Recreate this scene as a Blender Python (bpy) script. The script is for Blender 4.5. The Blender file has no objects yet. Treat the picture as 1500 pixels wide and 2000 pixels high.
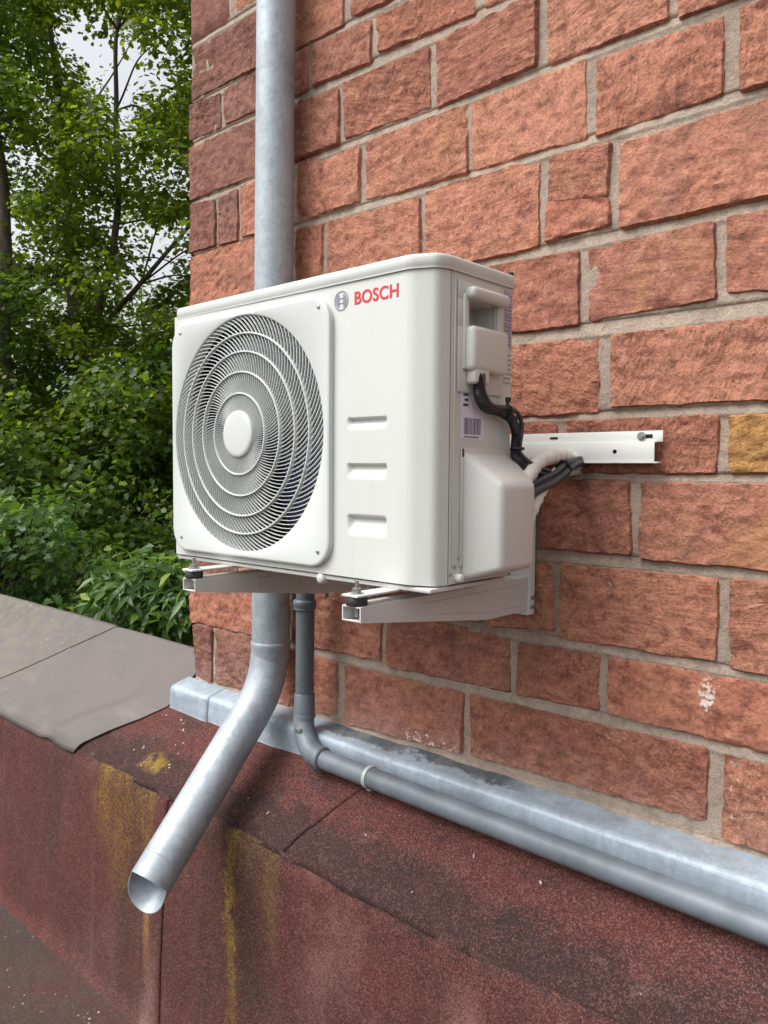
import bpy, bmesh, math, random
import numpy as np
from mathutils import Vector, Matrix, noise
R = math.radians
random.seed(11); rng = np.random.default_rng(11)
scene = bpy.context.scene
COL = scene.collection

# ------------------------------------------------------------------ camera
cam = bpy.data.cameras.new('camera')
cam.sensor_fit = 'VERTICAL'; cam.sensor_height = 36.0; cam.sensor_width = 27.0
cam.lens = 1541.3 / 2000 * 36.0
cam.clip_start = 0.02; cam.clip_end = 2000
camo = bpy.data.objects.new('camera', cam); COL.objects.link(camo)
yaw, pitch, roll = 0.7354, 0.0543, 0.0071
fw = Vector((-math.sin(yaw)*math.cos(pitch), math.cos(yaw)*math.cos(pitch), -math.sin(pitch)))
rt = Vector((math.cos(yaw), math.sin(yaw), 0)); up = rt.cross(fw)
r2 = rt*math.cos(roll) + up*math.sin(roll); u2 = -rt*math.sin(roll) + up*math.cos(roll)
M = Matrix((r2, u2, -fw)).transposed().to_4x4(); M.translation = (0.8318, -1.5041, 0.2006)
camo.matrix_world = M
scene.camera = camo

# ------------------------------------------------------------------ world, sun, exposure
SUN_EL, SUN_AZ = 54.0, -149.0        # azimuth measured from +Y towards +X
world = bpy.data.worlds.new('World'); scene.world = world; world.use_nodes = True
wt = world.node_tree; wt.nodes.clear()
wo = wt.nodes.new('ShaderNodeOutputWorld'); bg = wt.nodes.new('ShaderNodeBackground')
sky = wt.nodes.new('ShaderNodeTexSky'); sky.sky_type = 'NISHITA'; sky.sun_disc = False
sky.sun_elevation = R(SUN_EL); sky.sun_rotation = R(SUN_AZ); sky.air_density = 1.0; sky.dust_density = 6.0; sky.ozone_density = 1.0
hs = wt.nodes.new('ShaderNodeHueSaturation'); hs.inputs['Saturation'].default_value = 0.16
wt.links.new(sky.outputs[0], hs.inputs['Color']); wt.links.new(hs.outputs[0], bg.inputs[0])
bg.inputs[1].default_value = 0.15
wt.links.new(bg.outputs[0], wo.inputs[0])
sun = bpy.data.lights.new('sun', 'SUN'); sun.energy = 0.70; sun.angle = R(35); sun.color = (1.0, 0.965, 0.92)
suno = bpy.data.objects.new('sun', sun); COL.objects.link(suno)
sd = Vector((math.sin(R(SUN_AZ))*math.cos(R(SUN_EL)), math.cos(R(SUN_AZ))*math.cos(R(SUN_EL)), math.sin(R(SUN_EL))))
suno.rotation_euler = sd.to_track_quat('Z', 'Y').to_euler()
vs = scene.view_settings
vs.view_transform = 'Standard'; vs.look = 'None'; vs.exposure = 0.80; vs.gamma = 1.0; vs.use_curve_mapping = False

# ------------------------------------------------------------------ mesh helpers
class MB:
    def __init__(s): s.v = []; s.f = []
    def add(s, vs, fs):
        o = len(s.v); s.v += [tuple(p) for p in vs]; s.f += [tuple(i+o for i in f) for f in fs]; return s
    def box(s, x0, x1, y0, y1, z0, z1, r=0.0, seg=2):
        bm = bmesh.new(); bmesh.ops.create_cube(bm, size=1)
        for v in bm.verts: v.co = Vector(((x0+x1)/2+v.co.x*(x1-x0), (y0+y1)/2+v.co.y*(y1-y0), (z0+z1)/2+v.co.z*(z1-z0)))
        if r > 0: bmesh.ops.bevel(bm, geom=bm.edges[:], offset=r, segments=seg, profile=0.5, affect='EDGES')
        return s.bm(bm)
    def bm(s, bm):
        bm.verts.index_update()
        s.add([v.co for v in bm.verts], [[v.index for v in f.verts] for f in bm.faces]); bm.free(); return s
    def ring(s, pts, rad, nrm_up, n):
        pass
    def tube(s, pts, rad, n=16, cap=True, inner=None):
        pts = [Vector(p) for p in pts]; m = len(pts)
        rads = rad if isinstance(rad, (list, tuple)) else [rad]*m
        t0 = (pts[1]-pts[0]).normalized()
        a = Vector((0, 0, 1)) if abs(t0.z) < 0.9 else Vector((1, 0, 0))
        nx = t0.cross(a).normalized(); vs = []
        for i, p in enumerate(pts):
            t = (pts[min(i+1, m-1)]-pts[max(i-1, 0)]).normalized()
            nx = (nx - t*nx.dot(t)).normalized(); ny = t.cross(nx)
            for k in range(n):
                an = 2*math.pi*k/n; vs.append(p+(nx*math.cos(an)+ny*math.sin(an))*rads[i])
        fs = [(i*n+k, i*n+(k+1) % n, (i+1)*n+(k+1) % n, (i+1)*n+k) for i in range(m-1) for k in range(n)]
        if cap: fs += [tuple(range(n))[::-1], tuple((m-1)*n+k for k in range(n))]
        return s.add(vs, fs)
    def prism(s, poly, axis, a0, a1, r=0.0):
        # poly in the two other axes, extruded along axis from a0 to a1
        bm = bmesh.new(); n = len(poly)
        def mk(p, a):
            if axis == 0: return (a, p[0], p[1])
            if axis == 1: return (p[0], a, p[1])
            return (p[0], p[1], a)
        A = [bm.verts.new(mk(p, a0)) for p in poly]; B = [bm.verts.new(mk(p, a1)) for p in poly]
        bm.faces.new(A); bm.faces.new(B[::-1])
        for i in range(n): bm.faces.new((A[i], B[i], B[(i+1) % n], A[(i+1) % n]))
        bmesh.ops.recalc_face_normals(bm, faces=bm.faces[:])
        if r > 0: bmesh.ops.bevel(bm, geom=bm.edges[:], offset=r, segments=3, profile=0.5, affect='EDGES')
        return s.bm(bm)
    def build(s, name, mat, parent=None, smooth=35, recalc=True, sub=False):
        me = bpy.data.meshes.new(name); me.from_pydata(s.v, [], s.f)
        if recalc:
            bm = bmesh.new(); bm.from_mesh(me); bmesh.ops.recalc_face_normals(bm, faces=bm.faces[:]); bm.to_mesh(me); bm.free()
        return link(name, me, mat, parent, smooth)

def link(name, me, mat, parent=None, smooth=35):
    if mat is not None: me.materials.append(mat)
    if smooth and len(me.polygons):
        me.polygons.foreach_set('use_smooth', [True]*len(me.polygons)); me.set_sharp_from_angle(angle=R(smooth))
    o = bpy.data.objects.new(name, me); COL.objects.link(o)
    if parent is not None:
        o.parent = parent; o.location = -wloc(parent)
    return o
def wloc(o):
    v = Vector((0, 0, 0))
    while o is not None: v += o.location; o = o.parent
    return v
def thing(name, label, cat, loc, group=None):
    o = bpy.data.objects.new(name, None); COL.objects.link(o); o.location = loc; o.empty_display_size = 0.1
    o['label'] = label; o['category'] = cat
    if group: o['group'] = group
    return o
def tag(o, label, cat, group=None):
    o['label'] = label; o['category'] = cat
    if group: o['group'] = group
    return o
def struct(o): o['kind'] = 'structure'; return o
def fbm(x, y, z, oct=3, lac=2.1, gain=0.5):
    s = 0; a = 1; 
    for i in range(oct):
        s += a*noise.noise((x, y, z)); x *= lac; y *= lac; z *= lac; a *= gain
    return s
def smooth_path(pts, n=8):
    P = [Vector(p) for p in pts]; P = [P[0]*2-P[1]] + P + [P[-1]*2-P[-2]]; out = []
    for i in range(1, len(P)-2):
        for k in range(n):
            t = k/n; a, b, c, d = P[i-1], P[i], P[i+1], P[i+2]
            out.append(0.5*((2*b)+(c-a)*t+(2*a-5*b+4*c-d)*t*t+(3*b-a-3*c+d)*t**3))
    out.append(P[-2]); return out

# ------------------------------------------------------------------ material helpers
class NT:
    def __init__(s, name):
        s.m = bpy.data.materials.new(name); s.m.use_nodes = True; s.t = s.m.node_tree; s.t.nodes.clear()
        s.out = s.t.nodes.new('ShaderNodeOutputMaterial'); s.b = s.t.nodes.new('ShaderNodeBsdfPrincipled')
        s.t.links.new(s.b.outputs[0], s.out.inputs[0])
        s.tc = s.t.nodes.new('ShaderNodeTexCoord')
    def set(s, **k):
        for a, v in k.items(): s.b.inputs[{'rough': 'Roughness', 'metal': 'Metallic', 'spec': 'Specular IOR Level', 'color': 'Base Color', 'coat': 'Coat Weight'}[a]].default_value = v
        return s
    def l(s, a, b): s.t.links.new(a, b)
    def mapping(s, scale=(1, 1, 1), rot=(0, 0, 0), src=None):
        n = s.t.nodes.new('ShaderNodeMapping'); n.inputs['Scale'].default_value = scale; n.inputs['Rotation'].default_value = rot
        s.l(src or s.tc.outputs['Object'], n.inputs[0]); return n.outputs[0]
    def noise(s, scale, detail=4, rough=0.55, vec=None, dist=0.0):
        n = s.t.nodes.new('ShaderNodeTexNoise'); n.inputs['Scale'].default_value = scale; n.inputs['Detail'].default_value = detail
        n.inputs['Roughness'].default_value = rough; n.inputs['Distortion'].default_value = dist
        s.l(vec or s.tc.outputs['Object'], n.inputs['Vector']); return n.outputs['Fac']
    def voro(s, scale, vec=None, feat='F1', out='Distance'):
        n = s.t.nodes.new('ShaderNodeTexVoronoi'); n.feature = feat; n.inputs['Scale'].default_value = scale
        s.l(vec or s.tc.outputs['Object'], n.inputs['Vector']); return n.outputs[out]
    def ramp(s, fac, stops):
        n = s.t.nodes.new('ShaderNodeValToRGB'); e = n.color_ramp.elements
        while len(e) < len(stops): e.new(0.5)
        for i, (p, c) in enumerate(stops):
            e[i].position = p; e[i].color = (c, c, c, 1) if not hasattr(c, '__len__') else (*c, 1)
        s.l(fac, n.inputs[0]); return n.outputs[0]
    def mix(s, fac, a, b, mode='MIX'):
        n = s.t.nodes.new('ShaderNodeMix'); n.data_type = 'RGBA'; n.blend_type = mode
        for inp, v in ((n.inputs[0], fac), (n.inputs[6], a), (n.inputs[7], b)):
            if hasattr(v, 'is_output'): s.l(v, inp)
            elif hasattr(v, '__len__'): inp.default_value = (*v, 1)
            else: inp.default_value = v
        return n.outputs[2]
    def math(s, op, a, b=0.0, c=0.0, clamp=False):
        n = s.t.nodes.new('ShaderNodeMath'); n.operation = op; n.use_clamp = clamp
        for inp, v in zip(n.inputs, (a, b, c)):
            if hasattr(v, 'is_output'): s.l(v, inp)
            else: inp.default_value = v
        return n.outputs[0]
    def sep(s, v=None):
        n = s.t.nodes.new('ShaderNodeSeparateXYZ'); s.l(v or s.tc.outputs['Object'], n.inputs[0]); return n.outputs
    def bump(s, h, strength=0.3, dist=0.01, prev=None):
        n = s.t.nodes.new('ShaderNodeBump'); n.inputs['Strength'].default_value = strength; n.inputs['Distance'].default_value = dist
        s.l(h, n.inputs['Height'])
        if prev is not None: s.l(prev, n.inputs['Normal'])
        return n.outputs[0]
    def done(s, color=None, rough=None, normal=None, metal=None):
        for k, v in (('Base Color', color), ('Roughness', rough), ('Normal', normal), ('Metallic', metal)):
            if v is not None: s.l(v, s.b.inputs[k])
        return s.m

def gauss(n, x, x0, w):
    return n.math('SUBTRACT', 1.0, n.math('POWER', n.math('ABSOLUTE', n.math('DIVIDE', n.math('SUBTRACT', x, x0), w)), 2.0), clamp=True)
def stone_material(name, c1, c2, c3, k=(1.0, 1.0, 1.0)):
    O = lambda *c: tuple(v*q for v, q in zip(c, k))
    n = NT(name); n.set(rough=0.95, spec=0.12)
    oi = n.t.nodes.new('ShaderNodeObjectInfo'); rnd = oi.outputs['Random']
    # every block is cut from another piece of rock: shift and turn the grain per block
    mp = n.t.nodes.new('ShaderNodeMapping'); n.l(n.tc.outputs['Object'], mp.inputs[0])
    cmb = n.t.nodes.new('ShaderNodeCombineXYZ'); n.l(n.math('MULTIPLY', rnd, 37.0), cmb.inputs[0]); n.l(n.math('MULTIPLY', rnd, 91.0), cmb.inputs[1]); n.l(cmb.outputs[0], mp.inputs['Location'])
    cm2 = n.t.nodes.new('ShaderNodeCombineXYZ'); n.l(n.math('MULTIPLY', n.math('SUBTRACT', n.math('FRACT', n.math('MULTIPLY', rnd, 9.1)), 0.5), 0.9), cm2.inputs[1]); n.l(cm2.outputs[0], mp.inputs['Rotation'])
    mv = mp.outputs[0]
    big = n.noise(5, 3, 0.5); mid = n.noise(30, 6, 0.68, mv); fine = n.noise(150, 5, 0.7)
    bed = n.noise(1.0, 5, 0.65, n.mapping((10, 10, 60), (0, R(6), 0), mv))
    tool = n.noise(1.0, 4, 0.6, n.mapping((95, 20, 26), (0, R(38), 0), mv), 0.6)
    toolm = n.math('MULTIPLY', n.ramp(n.math('FRACT', n.math('MULTIPLY', rnd, 7.3)), [(0.35, 0.0), (0.6, 1.0)]), n.ramp(n.noise(9, 2), [(0.40, 0.15), (0.6, 1.0)]))
    col = n.mix(n.ramp(big, [(0.36, 0.0), (0.66, 1.0)]), c1, c2)
    col = n.mix(n.ramp(rnd, [(0.0, 0.0), (1.0, 1.0)]), col, c3)
    col = n.mix(n.ramp(n.math('FRACT', n.math('MULTIPLY', rnd, 13.7)), [(0.45, 0.0), (1.0, 0.6)]), col, O(0.27, 0.112, 0.088))
    col = n.mix(n.math('MULTIPLY', n.ramp(bed, [(0.48, 0.0), (0.70, 1.0)]), 0.42), col, O(0.53, 0.268, 0.165))
    col = n.mix(n.math('MULTIPLY', n.ramp(mid, [(0.36, 1.0), (0.50, 0.0)]), 0.62), col, O(0.165, 0.062, 0.050))
    col = n.mix(n.math('MULTIPLY', n.ramp(mid, [(0.54, 0.0), (0.70, 1.0)]), 0.50), col, O(0.58, 0.310, 0.215))
    col = n.mix(n.math('MULTIPLY', n.ramp(fine, [(0.36, 1.0), (0.52, 0.0)]), 0.50), col, O(0.14, 0.054, 0.044))
    col = n.mix(n.math('MULTIPLY', n.ramp(fine, [(0.58, 0.0), (0.72, 1.0)]), 0.48), col, O(0.65, 0.41, 0.30))
    spots = n.noise(3.1, 5, 0.7)
    col = n.mix(n.math('MULTIPLY', n.ramp(spots, [(0.56, 0.0), (0.70, 1.0)]), 0.50), col, O(0.15, 0.088, 0.075))
    yel = n.noise(4.3, 3, 0.5)
    col = n.mix(n.math('MULTIPLY', n.ramp(yel, [(0.60, 0.0), (0.72, 1.0)]), 0.40), col, O(0.44, 0.235, 0.095))
    pores = n.voro(70, n.mapping((1, 1, 1.5)))
    col = n.mix(n.math('MULTIPLY', n.math('MULTIPLY', n.ramp(pores, [(0.10, 1.0), (0.17, 0.0)]), n.ramp(n.noise(7, 3), [(0.52, 0.0), (0.62, 1.0)])), 0.7), col, O(0.09, 0.04, 0.034))
    # lime runs: a few pale smears soaked into the lower courses
    X, Y, Z = n.sep(); wx = n.math('ADD', X, n.math('MULTIPLY', n.math('SUBTRACT', n.noise(60, 3), 0.5), 0.03))
    for x0, z0, sx, sz, th in ((0.300, -0.222, 0.013, 0.036, 0.46), (0.118, -0.343, 0.05, 0.016, 0.60), (0.39, -0.40, 0.05, 0.06, 0.62), (-0.36, -0.462, 0.10, 0.02, 0.56), (-0.15, -0.475, 0.35, 0.02, 0.62)):
        g_ = n.math('MULTIPLY', gauss(n, wx, x0, sx), gauss(n, Z, z0, sz))
        col = n.mix(n.math('MULTIPLY', n.math('MULTIPLY', n.ramp(n.noise(75, 4, 0.65), [(th, 0.0), (th+0.06, 1.0)]), n.ramp(g_, [(0.0, 0.0), (0.4, 1.0)])), 0.85), col, (0.72, 0.66, 0.63))
    low = n.math('MULTIPLY', n.ramp(n.math('DIVIDE', n.math('ADD', Z, 0.49), 0.12), [(0.0, 1.0), (1.0, 0.0)]), n.ramp(n.noise(11, 4), [(0.35, 0.0), (0.6, 1.0)]))
    col = n.mix(n.math('MULTIPLY', low, 0.30), col, (0.40, 0.29, 0.26))
    f1 = n.ramp(n.math('FRACT', n.math('MULTIPLY', rnd, 3.7)), [(0.2, 0.25), (0.9, 1.0)]); f2 = n.ramp(n.math('FRACT', n.math('MULTIPLY', rnd, 5.9)), [(0.25, 0.0), (0.8, 1.0)])
    h = n.bump(n.math('MULTIPLY', mid, f1), 0.9, 0.016); h = n.bump(n.math('MULTIPLY', bed, f2), 0.8, 0.012, h); h = n.bump(n.math('MULTIPLY', tool, toolm), 1.0, 0.012, h); h = n.bump(fine, 0.8, 0.004, h)
    h = n.bump(n.ramp(pores, [(0.05, 0.0), (0.2, 1.0)]), 0.25, 0.004, h)
    return n.done(col, None, h)
M_STONE = stone_material('red_sandstone', (0.455, 0.188, 0.122), (0.375, 0.143, 0.096), (0.520, 0.240, 0.160))
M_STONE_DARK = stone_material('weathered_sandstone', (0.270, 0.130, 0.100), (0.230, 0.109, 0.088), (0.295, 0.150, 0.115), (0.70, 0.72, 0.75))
M_STONE_YELLOW = stone_material('ochre_sandstone', (0.56, 0.30, 0.100), (0.52, 0.26, 0.075), (0.60, 0.37, 0.16), (1.2, 1.40, 0.72))

def mortar_material():
    n = NT('lime_mortar'); n.set(rough=0.95, spec=0.1)
    a = n.noise(9, 4); b = n.noise(260, 3, 0.7); c = n.noise(38, 5, 0.7)
    col = n.mix(n.ramp(a, [(0.35, 0.0), (0.65, 1.0)]), (0.460, 0.368, 0.295), (0.375, 0.298, 0.238))
    col = n.mix(n.math('MULTIPLY', n.ramp(c, [(0.36, 1.0), (0.52, 0.0)]), 0.5), col, (0.19, 0.155, 0.125))
    col = n.mix(n.math('MULTIPLY', n.ramp(b, [(0.35, 1.0), (0.6, 0.0)]), 0.5), col, (0.18, 0.145, 0.12))
    col = n.mix(n.math('MULTIPLY', n.ramp(n.noise(6, 4), [(0.52, 0.0), (0.66, 1.0)]), 0.35), col, (0.275, 0.235, 0.195))
    return n.done(col, None, n.bump(b, 0.6, 0.003, n.bump(c, 0.7, 0.008)))
M_MORTAR = mortar_material()

def metal_material(name, base, dirt, rough=0.42, metal=0.75, scale=40, flash=False):
    n = NT(name); n.set(metal=metal)
    spv = n.sep(n.voro(scale, out='Color'))[0]
    st = n.noise(1, 6, 0.75, n.mapping((60, 60, 7)))
    a = n.noise(6, 8, 0.75); b = n.noise(45, 7, 0.75)
    col = n.mix(n.math('MULTIPLY', spv, 0.30), base, tuple(min(1, k*1.3) for k in base))
    col = n.mix(n.math('MULTIPLY', n.ramp(a, [(0.46, 0.0), (0.62, 1.0)]), 0.55), col, dirt)
    col = n.mix(n.math('MULTIPLY', n.ramp(b, [(0.50, 0.0), (0.62, 1.0)]), 0.40), col, dirt)
    col = n.mix(n.math('MULTIPLY', n.ramp(st, [(0.54, 0.0), (0.70, 1.0)]), 0.40), col, tuple(min(1, k*1.45) for k in base))
    if flash:
        X, Y, Z = n.sep(); w = n.noise(9, 9, 0.75)
        ontop = n.ramp(n.math('ADD', n.math('MULTIPLY', n.math('ADD', Y, 0.062), 22.0), n.math('MULTIPLY', n.math('SUBTRACT', w, 0.5), 2.4)), [(0.28, 0.0), (0.45, 1.0)])
        rng_ = n.math('MULTIPLY', n.ramp(n.math('SUBTRACT', -0.06, X), [(0.0, 0.0), (0.08, 1.0)]), n.ramp(n.math('ADD', X, 0.74), [(0.0, 0.0), (0.06, 1.0)]))
        col = n.mix(n.math('MULTIPLY', n.math('MULTIPLY', ontop, rng_), n.ramp(n.noise(5.5, 9, 0.72), [(0.42, 0.0), (0.47, 0.85)])), col, (0.055, 0.065, 0.070))
        col = n.mix(n.math('MULTIPLY', ontop, n.ramp(n.noise(22, 4), [(0.45, 0.0), (0.65, 0.55)])), col, (0.27, 0.26, 0.25))
    ro = n.math('ADD', n.math('MULTIPLY', b, 0.30), rough-0.12)
    return n.done(col, ro, n.bump(n.noise(12, 3), 0.2, 0.006))
M_ZINC = metal_material('galvanised_steel', (0.37, 0.415, 0.455), (0.22, 0.25, 0.275), 0.50, 0.35)
M_ZINC_DARK = metal_material('dull_zinc', (0.33, 0.37, 0.40), (0.20, 0.225, 0.245), 0.5, 0.35)
M_FLASH = metal_material('flashing_zinc', (0.36, 0.43, 0.50), (0.22, 0.25, 0.275), 0.50, 0.25, 90, True)

def plain(name, c, rough=0.4, metal=0.0, spec=0.5, var=0.06, scale=6, bump=0.0):
    n = NT(name); n.set(rough=rough, metal=metal, spec=spec)
    a = n.noise(scale, 4, 0.6)
    col = n.mix(n.ramp(a, [(0.35, 0.0), (0.7, 1.0)]), c, tuple(k*(1-var) for k in c))
    return n.done(col, n.math('ADD', n.math('MULTIPLY', a, 0.12), rough-0.06), n.bump(n.noise(260, 2), bump, 0.001) if bump else None)
def casing_material():
    n = NT('cream_painted_steel')
    run = n.noise(1.0, 6, 0.7, n.mapping((40, 40, 2.2))); a = n.noise(5, 7, 0.7)
    col = n.mix(n.math('MULTIPLY', n.ramp(run, [(0.50, 0.0), (0.70, 1.0)]), 0.10), (0.585, 0.602, 0.580), (0.42, 0.40, 0.36))
    col = n.mix(n.math('MULTIPLY', n.ramp(a, [(0.48, 0.0), (0.68, 1.0)]), 0.09), col, (0.45, 0.42, 0.37))
    col = n.mix(n.math('MULTIPLY', n.ramp(n.noise(120, 3, 0.6), [(0.68, 0.0), (0.74, 1.0)]), 0.18), col, (0.30, 0.27, 0.23))
    return n.done(col, n.math('ADD', n.math('MULTIPLY', a, 0.22), 0.26), n.bump(n.noise(3, 2), 0.05, 0.02, n.bump(n.noise(260, 2), 0.03, 0.001)))
M_WHITE = casing_material()
M_GUARD = plain('white_plastic_guard', (0.580, 0.602, 0.585), 0.42, var=0.03)
M_COVER = plain('ivory_plastic', (0.60, 0.60, 0.575), 0.36, var=0.03)
M_BRACKET = plain('bracket_powder_coat', (0.58, 0.57, 0.55), 0.45, var=0.05)
M_RAIL = plain('rail_white_coat', (0.74, 0.755, 0.73), 0.4, var=0.04)
M_RUBBER = plain('black_rubber', (0.02, 0.02, 0.023), 0.6)
M_CABLE = plain('black_cable', (0.014, 0.014, 0.017), 0.38)
M_GREYCABLE = plain('dark_grey_cable', (0.045, 0.047, 0.053), 0.4)
M_FAN = plain('navy_fan_blade', (0.030, 0.026, 0.095), 0.35)
M_DARK = plain('dark_interior', (0.008, 0.008, 0.014), 0.8)
M_INSUL = plain('white_foam_insulation', (0.72, 0.70, 0.66), 0.8, bump=0.6, scale=30, var=0.18)
M_SCREW = plain('zinc_screw', (0.42, 0.43, 0.44), 0.35, 0.8)
M_PVC = plain('grey_pvc', (0.115, 0.137, 0.158), 0.42, var=0.25, scale=9)
M_PVC_DUSTY = plain('dusty_grey_pvc', (0.165, 0.193, 0.220), 0.48, var=0.35, scale=14)
M_RED = plain('red_print', (0.62, 0.012, 0.03), 0.4)
M_EMBLEM = plain('grey_violet_print', (0.22, 0.21, 0.28), 0.4)
M_WHITEPRINT = plain('white_print', (0.8, 0.8, 0.8), 0.4)
M_TIE = plain('clear_nylon', (0.42, 0.44, 0.44), 0.3)
M_SPLASH = plain('white_splash', (0.72, 0.66, 0.62), 0.8, var=0.2, scale=60)
M_HOLE = plain('hole_black', (0.004, 0.004, 0.004), 0.9)
# ------------------------------------------------------------------ felt, ground, leaf materials
def felt_material(name, face):
    n = NT(name); n.set(rough=0.9, spec=0.25)
    X, Y, Z = n.sep()
    g1 = n.voro(420, out='Color'); g = n.sep(g1)[0]
    big = n.noise(3.0, 5, 0.6); mid = n.noise(13, 5, 0.62)
    col = n.mix(n.ramp(big, [(0.35, 0.0), (0.68, 1.0)]), (0.100, 0.029, 0.023), (0.068, 0.025, 0.021))
    wob = n.math('MULTIPLY', n.math('SUBTRACT', n.noise(9.0, 8, 0.7), 0.5), 0.16)
    xw = n.math('ADD', X, wob)
    if face:
        run = n.noise(1.0, 4, 0.6, n.mapping((11, 11, 1.1)))          # streaks that run down the sheet
        dirt = n.ramp(run, [(0.46, 0.0), (0.66, 1.0)])
        col = n.mix(n.math('MULTIPLY', dirt, 0.28), col, (0.058, 0.036, 0.028))
        col = n.mix(n.math('MULTIPLY', n.ramp(n.noise(2.4, 9, 0.72), [(0.5, 0.0), (0.66, 1.0)]), 0.28), col, (0.17, 0.10, 0.092))
        for x0, w, k, zt, zb in ((-0.725, 0.085, 0.85, -0.76, -1.9), (-0.90, 0.06, 0.5, -0.76, -1.6), (-1.31, 0.10, 0.55, -0.78, -1.9), (-1.80, 0.05, 0.6, -0.78, -1.3), (-0.635, 0.03, 0.5, -0.76, -1.5)):
            m = n.math('MULTIPLY', gauss(n, xw, x0, w), n.ramp(n.math('DIVIDE', n.math('SUBTRACT', Z, zb), zt-zb), [(0.0, 0.0), (0.35, 1.0)]))
            col = n.mix(n.math('MULTIPLY', m, k), col, (0.045, 0.026, 0.017))
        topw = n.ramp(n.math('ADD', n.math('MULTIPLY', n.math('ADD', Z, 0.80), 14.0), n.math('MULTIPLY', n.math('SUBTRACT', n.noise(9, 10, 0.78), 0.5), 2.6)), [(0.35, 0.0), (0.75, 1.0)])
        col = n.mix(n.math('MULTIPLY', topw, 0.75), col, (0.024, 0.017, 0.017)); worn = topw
        fold = n.math('MULTIPLY', gauss(n, n.math('ADD', X, n.math('MULTIPLY', wob, 0.35)), -0.055, 0.06), n.ramp(n.math('MULTIPLY', n.math('ADD', Z, 0.80), -9.0), [(0.0, 0.0), (1.0, 1.0)]))
        col = n.mix(n.math('MULTIPLY', fold, 0.55), col, (0.27, 0.15, 0.13))
        col = n.mix(n.math('MULTIPLY', gauss(n, xw, -0.44, 0.12), n.ramp(n.noise(7, 8, 0.7), [(0.42, 0.0), (0.62, 0.5)])), col, (0.24, 0.13, 0.115))
        gr = n.math('MULTIPLY', n.ramp(n.noise(95, 5, 0.8), [(0.40, 0.0), (0.58, 1.0)]), n.ramp(n.noise(1.0, 4, 0.65, n.mapping((18, 18, 3.5))), [(0.34, 0.25), (0.54, 1.0)]))
        for x0, w, k, zt, zb, c in ((-1.45, 0.075, 0.9, -0.73, -1.02, (0.27, 0.185, 0.015)), (-1.36, 0.10, 0.8, -0.76, -1.20, (0.22, 0.125, 0.014)), (-1.23, 0.05, 0.8, -0.76, -1.05, (0.25, 0.165, 0.02)),
                                   (-0.815, 0.026, 1.0, -0.76, -1.45, (0.28, 0.21, 0.02)), (-0.655, 0.035, 0.65, -0.74, -1.10, (0.16, 0.11, 0.02)), (-0.76, 0.10, 0.75, -0.74, -0.90, (0.14, 0.095, 0.02))):
            m = n.math('MULTIPLY', gauss(n, xw, x0, w), n.ramp(n.math('DIVIDE', n.math('SUBTRACT', Z, zb), zt-zb), [(0.0, 0.0), (0.6, 1.0)]))
            col = n.mix(n.math('MULTIPLY', n.math('MULTIPLY', m, gr), k), col, c)
        drip = n.math('MULTIPLY', gauss(n, n.math('ADD', X, n.math('MULTIPLY', wob, 0.2)), -1.20, 0.02), n.math('MULTIPLY', n.ramp(n.math('DIVIDE', n.math('SUBTRACT', Z, -1.32), 0.3), [(0.0, 0.0), (0.6, 1.0)]), n.ramp(n.math('MULTIPLY', n.math('ADD', Z, 0.98), -8.0), [(0.0, 0.0), (1.0, 1.0)])))
        col = n.mix(n.math('MULTIPLY', n.math('MULTIPLY', drip, n.ramp(n.noise(40, 4), [(0.3, 0.3), (0.55, 1.0)])), 0.8), col, (0.34, 0.17, 0.055))
        low = n.math('MULTIPLY', n.ramp(n.math('ADD', Z, n.math('MULTIPLY', n.noise(2.4, 4), 0.35)), [(0.0, 1.0), (1.0, 0.0)]), 0.0)
        col = n.mix(n.math('MULTIPLY', gauss(n, xw, -1.17, 0.05), n.math('MULTIPLY', n.ramp(n.math('SUBTRACT', -1.15, Z), [(0.0, 0.0), (0.2, 1.0)]), 0.5)), col, (0.25, 0.17, 0.14))
    else:
        edge = n.ramp(n.math('ADD', n.math('MULTIPLY', n.math('ADD', Y, 0.26), -6.0), n.math('MULTIPLY', n.noise(9, 10, 0.78), 1.5)), [(0.14, 0.0), (0.42, 1.0)])
        worn = edge
        col = n.mix(n.math('MULTIPLY', edge, 0.78), col, (0.020, 0.015, 0.015))
        blot = n.ramp(n.noise(1.0, 10, 0.78, n.mapping((5, 9, 9))), [(0.52, 0.0), (0.58, 1.0)])
        col = n.mix(n.math('MULTIPLY', blot, 0.65), col, (0.034, 0.020, 0.020))
        pale = n.ramp(n.noise(8.0, 9, 0.75, n.mapping((1, 1, 1))), [(0.57, 0.0), (0.66, 1.0)])
        col = n.mix(n.math('MULTIPLY', pale, 0.22), col, (0.26, 0.175, 0.15))
        ms = n.math('MULTIPLY', n.math('MULTIPLY', gauss(n, xw, -1.27, 0.07), gauss(n, Y, -0.215, 0.03)), n.ramp(n.noise(30, 4), [(0.42, 0.0), (0.55, 1.0)]))
        col = n.mix(ms, col, (0.24, 0.165, 0.02))
    bald = n.ramp(n.noise(24, 9, 0.75), [(0.50, 1.0), (0.62, 0.45)])
    col = n.mix(n.math('MULTIPLY', n.math('MULTIPLY', n.ramp(g, [(0.60, 0.0), (0.95, 1.0)]), 0.50), n.math('MULTIPLY', bald, n.math('SUBTRACT', 1.0, n.math('MULTIPLY', worn, 0.35)))), col, (0.27, 0.130, 0.112))
    col = n.mix(n.math('MULTIPLY', n.ramp(g, [(0.05, 1.0), (0.36, 0.0)]), 0.80), col, (0.030, 0.013, 0.013))
    h = n.bump(g, 0.65, 0.0020); h = n.bump(mid, 0.35, 0.012, h)
    return n.done(col, None, h)
M_FELT_FACE = felt_material('red_mineral_felt_face', True)
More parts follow.
